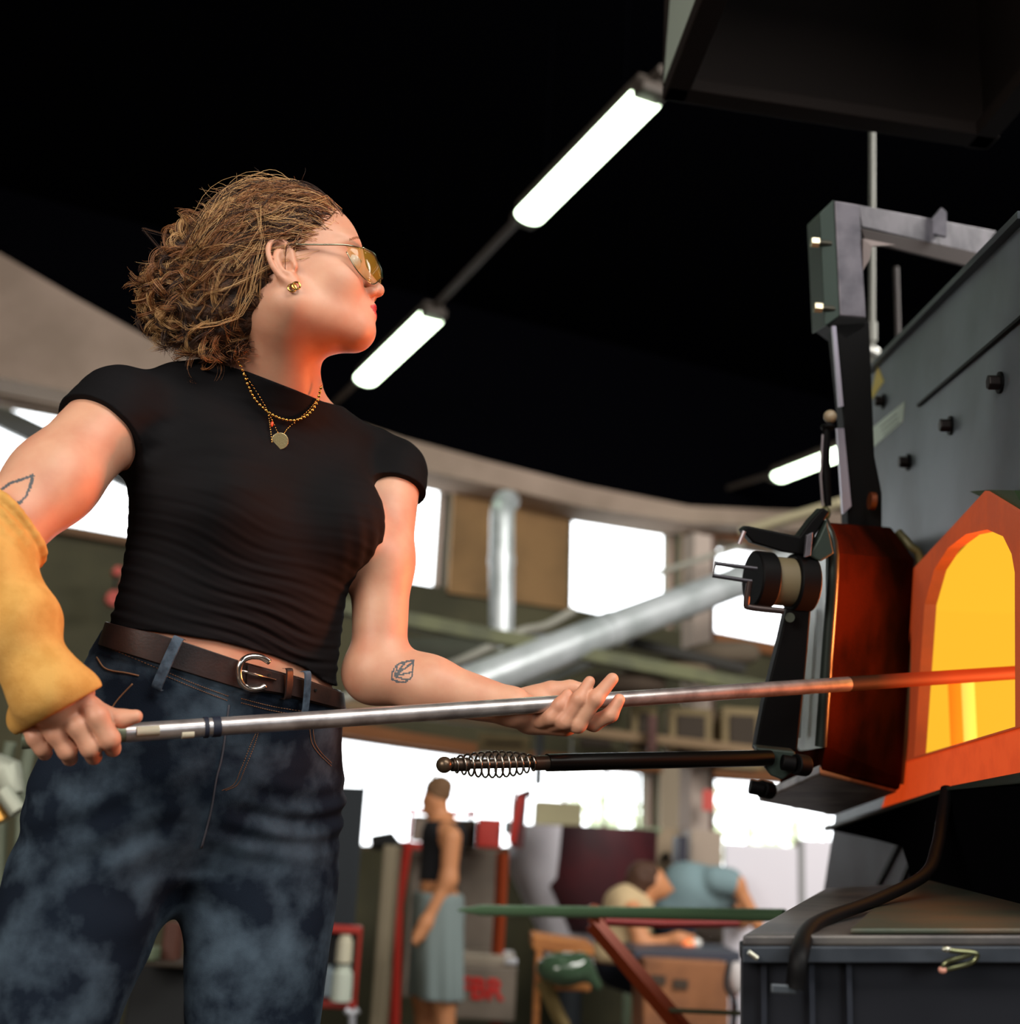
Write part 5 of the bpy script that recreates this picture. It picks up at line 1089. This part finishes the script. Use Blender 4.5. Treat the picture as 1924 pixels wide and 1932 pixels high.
# hot glass on the worker's pipe
hg = thing('hot_glass_gather', 'small glowing orange glass blob held in front of the bending worker', 'glass', G(1304, 1784, -.3))
MB().sphere(G(1300, 1784, -.3), (.034, .03, .03), 16, 12).build('gather', mat('glowing_glass', (255, 150, 96), rough=.1, emit=.5, ecol=(255, 120, 60)), hg, smooth=True); MB().sphere(G(1314, 1780, -.3), (.026, .024, .026), 14, 10).build('clear_glass', mat('clear_glass', (236, 232, 226), rough=.05, spec=1.), hg, smooth=True)

CAB = mat('taupe_cabinet', (132, 120, 108), rough=.5, metal=.3, col2=(110, 100, 90), scale=3); REDM = mat('red_machine', (176, 44, 34), rough=.45); ORB = mat('orange_brown_steel', (150, 60, 26), rough=.5, metal=.2)
BLB = mat('charcoal_board', (34, 40, 46), rough=.8); LG = mat('light_galvanised', (214, 216, 224), rough=.35, metal=.5, col2=(186, 188, 198), scale=2)
boxpx(600, 1482, 690, 1760, 5.9, .04, BLB, 'notice_board', 'dark charcoal board standing right behind the woman\'s thigh', 'board')
t = thing('display_rack', 'red framed rack with pale jars beside the woman\'s leg', 'rack', (PY(640, 1900, 5.6)[0], 5.6, 0))
for q in ((560, 1745, 682, 1760), (560, 1885, 672, 1902), (664, 1748, 682, 1900)): boxpx(*q, 5.55, .06, REDM, 'frame_bar', '', '', parent=t)
boxpx(560, 1756, 668, 1890, 5.6, .1, mat('rack_black', (14, 16, 20), rough=.8), 'back_board', '', '', parent=t)
for i, (u, v, r, c, lb) in enumerate(((650, 1790, (.034, .03, .055), (214, 208, 184), 'cream jar on the red rack, upper one'), (645, 1855, (.045, .03, .07), (206, 214, 200), 'pale green printed tin on the red rack, lower one'), (618, 1850, (.03, .03, .06), (120, 132, 140), 'grey jar at the left of the lower tin on the red rack'))):
    c_ = PY(u, v, 5.52); o = MB().tube([c_-UZ*r[2], c_-UZ*r[2]*.2, c_+UZ*r[2]*.6, c_+UZ*r[2]*.75, c_+UZ*r[2]], [r[0], r[0], r[0]*.95, r[0]*.7, r[0]*.7], 18).build('jar', mat('jar_%d' % i, c, rough=.4), None, smooth=.6); tag(o, lb, 'jar', 'jars on the red rack')
boxpx(692, 1590, 748, 1990, 6.2, .4, mat('olive_cabinet', (128, 116, 94), rough=.6), 'tall_cabinet', 'tall olive cabinet behind the dark board', 'cabinet')
t = thing('bench_tool', 'white clamp foot near the floor beside the red rack', 'clamp', PY(660, 1920, 5.4)); MB().tube(smoothpath([PY(652, 1905, 5.4), PY(664, 1912, 5.4), PY(676, 1905, 5.4)], 4), .014, 10).build('jaw', LG, t, smooth=.8); MB().cyl(PY(664, 1912, 5.4), PY(664, 1990, 5.4), .014, 10).build('stem', LG, t)
# red framed kiln stand
t = thing('kiln_stand', 'red framed machine stand behind the standing man', 'machine', (PY(860, 1900, 7.2)[0], 7.2, 0))
boxpx(775, 1540, 848, 1588, 7.15, .3, CAB, 'panel', '', '', parent=t); boxpx(768, 1530, 778, 1596, 7.1, .05, REDM, 'frame_bar', '', '', parent=t); boxpx(768, 1528, 900, 1538, 7.1, .05, REDM, 'frame_bar', '', '', parent=t)
boxpx(752, 1588, 815, 1604, 7.1, .06, REDM, 'frame_bar', '', '', parent=t); boxpx(848, 1545, 900, 1600, 7.2, .3, DKB, 'dark_box', '', '', parent=t)
boxpx(898, 1544, 948, 1600, 7.05, .3, REDM, 'control_box', '', '', parent=t); boxpx(950, 1548, 964, 1574, 7.0, .1, mat('grey_gauge', (96, 110, 112), rough=.4), 'gauge', '', '', parent=t)
for px in ([(766, 1596), (748, 1710), (742, 1932), (742, 1990)], [(948, 1608), (944, 1700), (938, 1800), (936, 1990)]): MB().tube([PY(u, v, 7.1) for u, v in px], .034, 4).build('post', REDM if px[0][0] < 800 else ORB, t)
MB().tube([PY(975, 1600, 7.1), PY(985, 1500, 7.1), PY(1003, 1498, 7.1)], .035, 8).build('vent_stack', mat('dark_maroon', (76, 24, 26), rough=.6), t, smooth=.6); MB().tube([PY(964, 1590, 7.05), PY(982, 1502, 7.05)], .022, 8).build('red_strut', REDM, t)
boxpx(856, 1602, 944, 1800, 7.5, .5, CAB, 'back_panel', '', '', parent=t); boxpx(758, 1604, 800, 1880, 7.5, .4, CAB, 'side_panel', '', '', parent=t)
MB().tube([PY(700, 1590, 6.9), PY(735, 1586, 6.9), PY(756, 1606, 6.9)], [.04, .05, .03], 12).build('black_hose', mat('rubber_black', (14, 14, 15), rough=.7), t, smooth=.8)
# silver crate with red lettering
t = thing('metal_crate', 'silver box with red lettering beside the standing man\'s legs', 'crate', (PY(915, 1925, 7.0)[0], 7.0, 0))
cr_ = boxpx(850, 1822, 976, 1925, 7.0, .4, CAB, 'body', '', '', parent=t); boxpx(850, 1800, 972, 1822, 7.05, .35, mat('pale_taupe_lid', (160, 148, 132), rough=.5, metal=.3), 'lid', '', '', parent=t); boxpx(952, 1808, 976, 1820, 6.98, .02, LG, 'clasp', '', '', parent=t)
cu_ = bpy.data.curves.new('lettering', 'FONT'); cu_.body = 'FBR'; cu_.size = .15; cu_.extrude = .002; cu_.offset = .004; to = bpy.data.objects.new('lettering', cu_); COL.objects.link(to); bpy.context.view_layer.update()
me = bpy.data.meshes.new_from_object(to); bpy.data.objects.remove(to); a = PY(862, 1882, 6.99); me.transform(Matrix.Translation(Vector(a)) @ Matrix.Rotation(math.pi/2, 4, 'X')); link('red_lettering', me, mat('letter_red', (200, 30, 24), rough=.5), t)
# big drum furnace
t = thing('drum_furnace', 'big silver conical drum with dark maroon side', 'drum', (PY(1080, 1900, 7.6)[0], 7.6, 0))
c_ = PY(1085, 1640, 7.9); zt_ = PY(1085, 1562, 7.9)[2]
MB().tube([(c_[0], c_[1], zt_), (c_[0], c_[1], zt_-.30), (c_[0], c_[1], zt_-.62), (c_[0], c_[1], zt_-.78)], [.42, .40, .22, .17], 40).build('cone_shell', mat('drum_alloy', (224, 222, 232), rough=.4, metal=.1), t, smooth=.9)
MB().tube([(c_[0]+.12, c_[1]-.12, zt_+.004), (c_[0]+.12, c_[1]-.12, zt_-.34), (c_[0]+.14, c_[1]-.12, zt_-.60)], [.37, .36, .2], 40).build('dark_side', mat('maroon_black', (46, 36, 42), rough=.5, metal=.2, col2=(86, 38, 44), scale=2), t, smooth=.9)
MB().cyl((c_[0], c_[1], .0), (c_[0], c_[1], zt_-.6), .07, 14).build('stand', BLB, t)
boxpx(1008, 1512, 1100, 1560, 8.2, .4, mat('khaki_box', (170, 162, 128), rough=.7), 'roof_box', 'khaki box standing on top behind the silver drum', 'box')
t = thing('control_cabinet', 'green and tan cabinet with a black knob behind the dark bob', 'cabinet', (PY(1230, 1900, 8.6)[0], 8.6, 0))
boxpx(1186, 1556, 1275, 1990, 8.6, .4, mat('sage_green', (134, 148, 118), rough=.6), 'body', '', '', parent=t); MB().prism([PY(u, v, 8.58) for u, v in ((1252, 1560), (1276, 1562), (1276, 1720), (1215, 1720), (1215, 1625))], np.array([0, .01, 0])).build('door_panel', mat('tan_panel', (158, 138, 112), rough=.6), t)
c_ = PY(1255, 1616, 8.56); MB().cyl(c_, c_-np.array([0, .05, 0]), .026, 16).build('knob', BLKM, t)
boxpx(1276, 1572, 1297, 1990, 7.6, .3, mat('navy_post', (44, 42, 58), rough=.6), 'cabinet_post', 'dark navy upright between the green and taupe cabinets', 'post')
boxpx(1299, 1562, 1364, 1990, 7.9, .4, mat('taupe_box', (168, 150, 134), rough=.6), 'tall_cabinet', 'taupe cabinet behind the blue T-shirt', 'cabinet')
t = thing('white_partition', 'white partition panels below the right lower window', 'partition', (PY(1480, 1900, 7.2)[0], 7.2, 0))
WPN = mat('white_panel', (226, 222, 232), rough=.5)
boxpx(1366, 1590, 1512, 1990, 7.3, .04, WPN, 'panel', '', '', parent=t); boxpx(1518, 1584, 1700, 1990, 7.3, .04, WPN, 'panel', '', '', parent=t); boxpx(1511, 1580, 1519, 1990, 7.28, .05, mat('grey_post', (150, 150, 152), rough=.5), 'post', '', '', parent=t)
boxpx(1325, 1490, 1349, 1530, 8.3, .01, mat('faded_red_poster', (206, 84, 76), rough=.7), 'wall_poster', 'small red notice on the pier between the lower windows', 'notice')
# green bar on orange-brown trestle
t = thing('pipe_rest_bar', 'long green bar resting across the orange-brown trestle', 'bar', PY(880, 1720, 3.4))
a, b_ = PY(880, 1717, 3.6), PY(1480, 1727, 2.9); MB().tube([mix(a, b_, 0)-unit(b_-a)*.03, a+unit(b_-a)*.06, b_], [.004, .0145, .0145], 14).build('bar', mat('green_enamel', (112, 148, 112), rough=.35, metal=.2), t, smooth=.8)
t = thing('trestle', 'orange-brown steel trestle with diagonal brace under the green bar', 'trestle', PY(1290, 1960, 3.3))
boxpx(1110, 1706, 1134, 1746, 3.30, .05, ORB, 'clamp_head', '', '', parent=t); MB().tube([PY(1118, 1740, 3.32), PY(1290, 1945, 3.32), PY(1330, 1990, 3.32)], .024, 4).build('brace', ORB, t)
MB().tube([PY(1138, 1738, 3.5), PY(1250, 1743, 3.6), PY(1392, 1742, 3.7)], .012, 8).build('rail', mat('red_machine2', (170, 38, 34), rough=.5), t); MB().tube([PY(1262, 1906, 3.3), PY(1400, 1912, 3.3)], .006, 8).build('cross_wire', mat('olive_wire', (84, 84, 60), rough=.6), t)
# timber bench with glass and box
t = thing('timber_bench', 'orange timber bench holding glassware, left of the seated worker', 'bench', (PY(1060, 1900, 5.6)[0], 5.6, 0)); TIM = mat('orange_timber', (190, 122, 62), rough=.7, col2=(160, 98, 50), scale=5, stretch=(1, 1, 6))
MB().prism([PY(u, v, 5.6) for u, v in ((1004, 1764), (1120, 1782), (1122, 1806), (1004, 1792))], np.array([0, .35, 0])).build('top_board', TIM, t, bevel=.01)
boxpx(1002, 1790, 1024, 1990, 5.6, .08, TIM, 'leg', '', '', parent=t); MB().tube([PY(1022, 1850, 5.58), PY(1065, 1940, 5.58)], .03, 4).build('diagonal_leg', mat('olive_timber', (112, 94, 54), rough=.8), t); boxpx(1030, 1850, 1115, 1870, 5.6, .4, TIM, 'lower_shelf', '', '', parent=t)
g_ = PY(1062, 1828, 5.5); o = link('glass_bowl', sdf_mesh('glass_bowl', [Ell(g_, (.115, .09, .07), None, .02), Cone(g_+np.array([.08, 0, .03]), g_+np.array([.15, 0, -.06]), .04, .02, .04)], .009), mat('green_glass', (78, 104, 80), rough=.08, spec=1., trans=.35)); tag(o, 'green glass bowl lying on its side under the timber bench top', 'bowl')
t = thing('worktable', 'dark topped worktable in front of the seated worker', 'table', (PY(1300, 1930, 6.0)[0], 6.0, 0))
MB().prism([PY(u, v, 5.9) for u, v in ((1196, 1792), (1398, 1796), (1398, 1816), (1196, 1808))], np.array([0, .5, 0])).build('top', mat('slate_top', (62, 66, 80), rough=.5), t, bevel=.005)
boxpx(1380, 1816, 1392, 1990, 5.95, .05, ORB, 'leg', '', '', parent=t); boxpx(1200, 1808, 1212, 1990, 6.3, .05, BLB, 'leg', '', '', parent=t)
MB().sphere(PY(1390, 1845, 5.85), (.045, .03, .07), 14, 10).build('white_bag', mat('white_bag', (206, 200, 200), rough=.8), t, smooth=True)
t = thing('plywood_crate', 'brown plywood crate under the worktable', 'crate', (PY(1280, 1932, 5.7)[0], 5.7, 0)); boxpx(1212, 1812, 1376, 1990, 5.75, .45, mat('plywood', (158, 104, 68), rough=.8, col2=(132, 86, 58), scale=6), 'body', '', '', parent=t)
for u, v in ((1242, 1848), (1284, 1856)): boxpx(u-14, v-8, u+14, v+10, 5.74, .01, mat('stencil_dark', (72, 58, 46), rough=.8), 'stencil_mark', '', '', parent=t, bevel=0)
MB().tube(smoothpath([PY(1376, 1815, 5.6), PY(1370, 1860, 5.6), PY(1388, 1900, 5.6), PY(1370, 1990, 5.6)], 4), .012, 8).build('strap', BLB, t, smooth=.8)
# left edge: pump and hoses between hand and hip; shelf seen between the legs
t = thing('pump', 'pale pump with hoses at the left edge, behind the gripping hand', 'machine', PY(10, 1620, 3.2)); PG = mat('pump_grey', (176, 180, 164), rough=.5, metal=.3)
MB().tube([PY(-30, 1452, 3.2), PY(12, 1462, 3.2), PY(22, 1500, 3.2)], [.05, .045, .03], 14).build('housing', PG, t, smooth=.8); MB().tube([PY(6, 1492, 3.15), PY(34, 1532, 3.15)], .022, 12).build('spout', PG, t, smooth=.8)
MB().tube([PY(-6, 1520, 3.18), PY(8, 1548, 3.18)], .024, 10).build('brass_plug', mat('brass', (190, 140, 70), rough=.3, metal=.8), t, smooth=.8)
for u in (20, 58): MB().tube([PY(u, 1400, 3.4), PY(u-14, 1470, 3.4), PY(u-24, 1700, 3.4), PY(u-30, 2600, 3.4)], .017, 8).build('hose', mat('sage_hose', (108, 116, 98), rough=.6), t, smooth=.8)
t = thing('tool_shelf', 'low shelf with dim tools visible between the woman\'s legs', 'shelf', (PY(300, 1930, 4.6)[0], 4.6, 0))
boxpx(230, 1816, 352, 1824, 4.6, .3, DKB, 'shelf_board', '', '', parent=t); boxpx(300, 1740, 340, 1815, 4.7, .1, mat('brown_tin', (84, 44, 30), rough=.6), 'tin', '', '', parent=t); boxpx(262, 1788, 292, 1814, 4.6, .1, mat('green_tin', (96, 108, 84), rough=.6), 'tin', '', '', parent=t); boxpx(225, 1816, 360, 1990, 4.9, .2, mat('near_black_paint', (20, 22, 24)), 'back', '', '', parent=t)
# trees outside the lower right window
for i, (s, w, h) in enumerate(((7.9, 1.1, 2.1), (9.2, 1.4, 2.4), (10.9, 1.3, 2.0))):
    c_ = wl(s, 0, WD+5); vs = MB()
    for k in range(260):
        q = rng.normal(size=3); q /= np.linalg.norm(q); r_ = rng.uniform(.7, 1); X = c_+np.array([q[0]*w*.5*r_, q[1]*.5*r_, h*.62+q[2]*h*.38*r_]); a1 = unit(rng.normal(size=3)); a2 = unit(np.cross(a1, rng.normal(size=3))); vs.add([X, X+a1*.16, X+a1*.16+a2*.12, X+a2*.12], [(0, 1, 2, 3)])
    t = thing('garden_shrub', ['pale shrub outside the right lower window, nearest the pier', 'tall pale shrub outside the middle of the right lower window', 'pale shrub outside the far end of the right lower window'][i], 'shrub', c_)
    vs.build('foliage', mat('leaf_green', (236, 244, 220), rough=.8), t, kind='stuff'); MB().cyl(c_, c_+UZ*h*.6, .05, 8).build('trunk', mat('bark', (90, 70, 50), rough=.9), t)
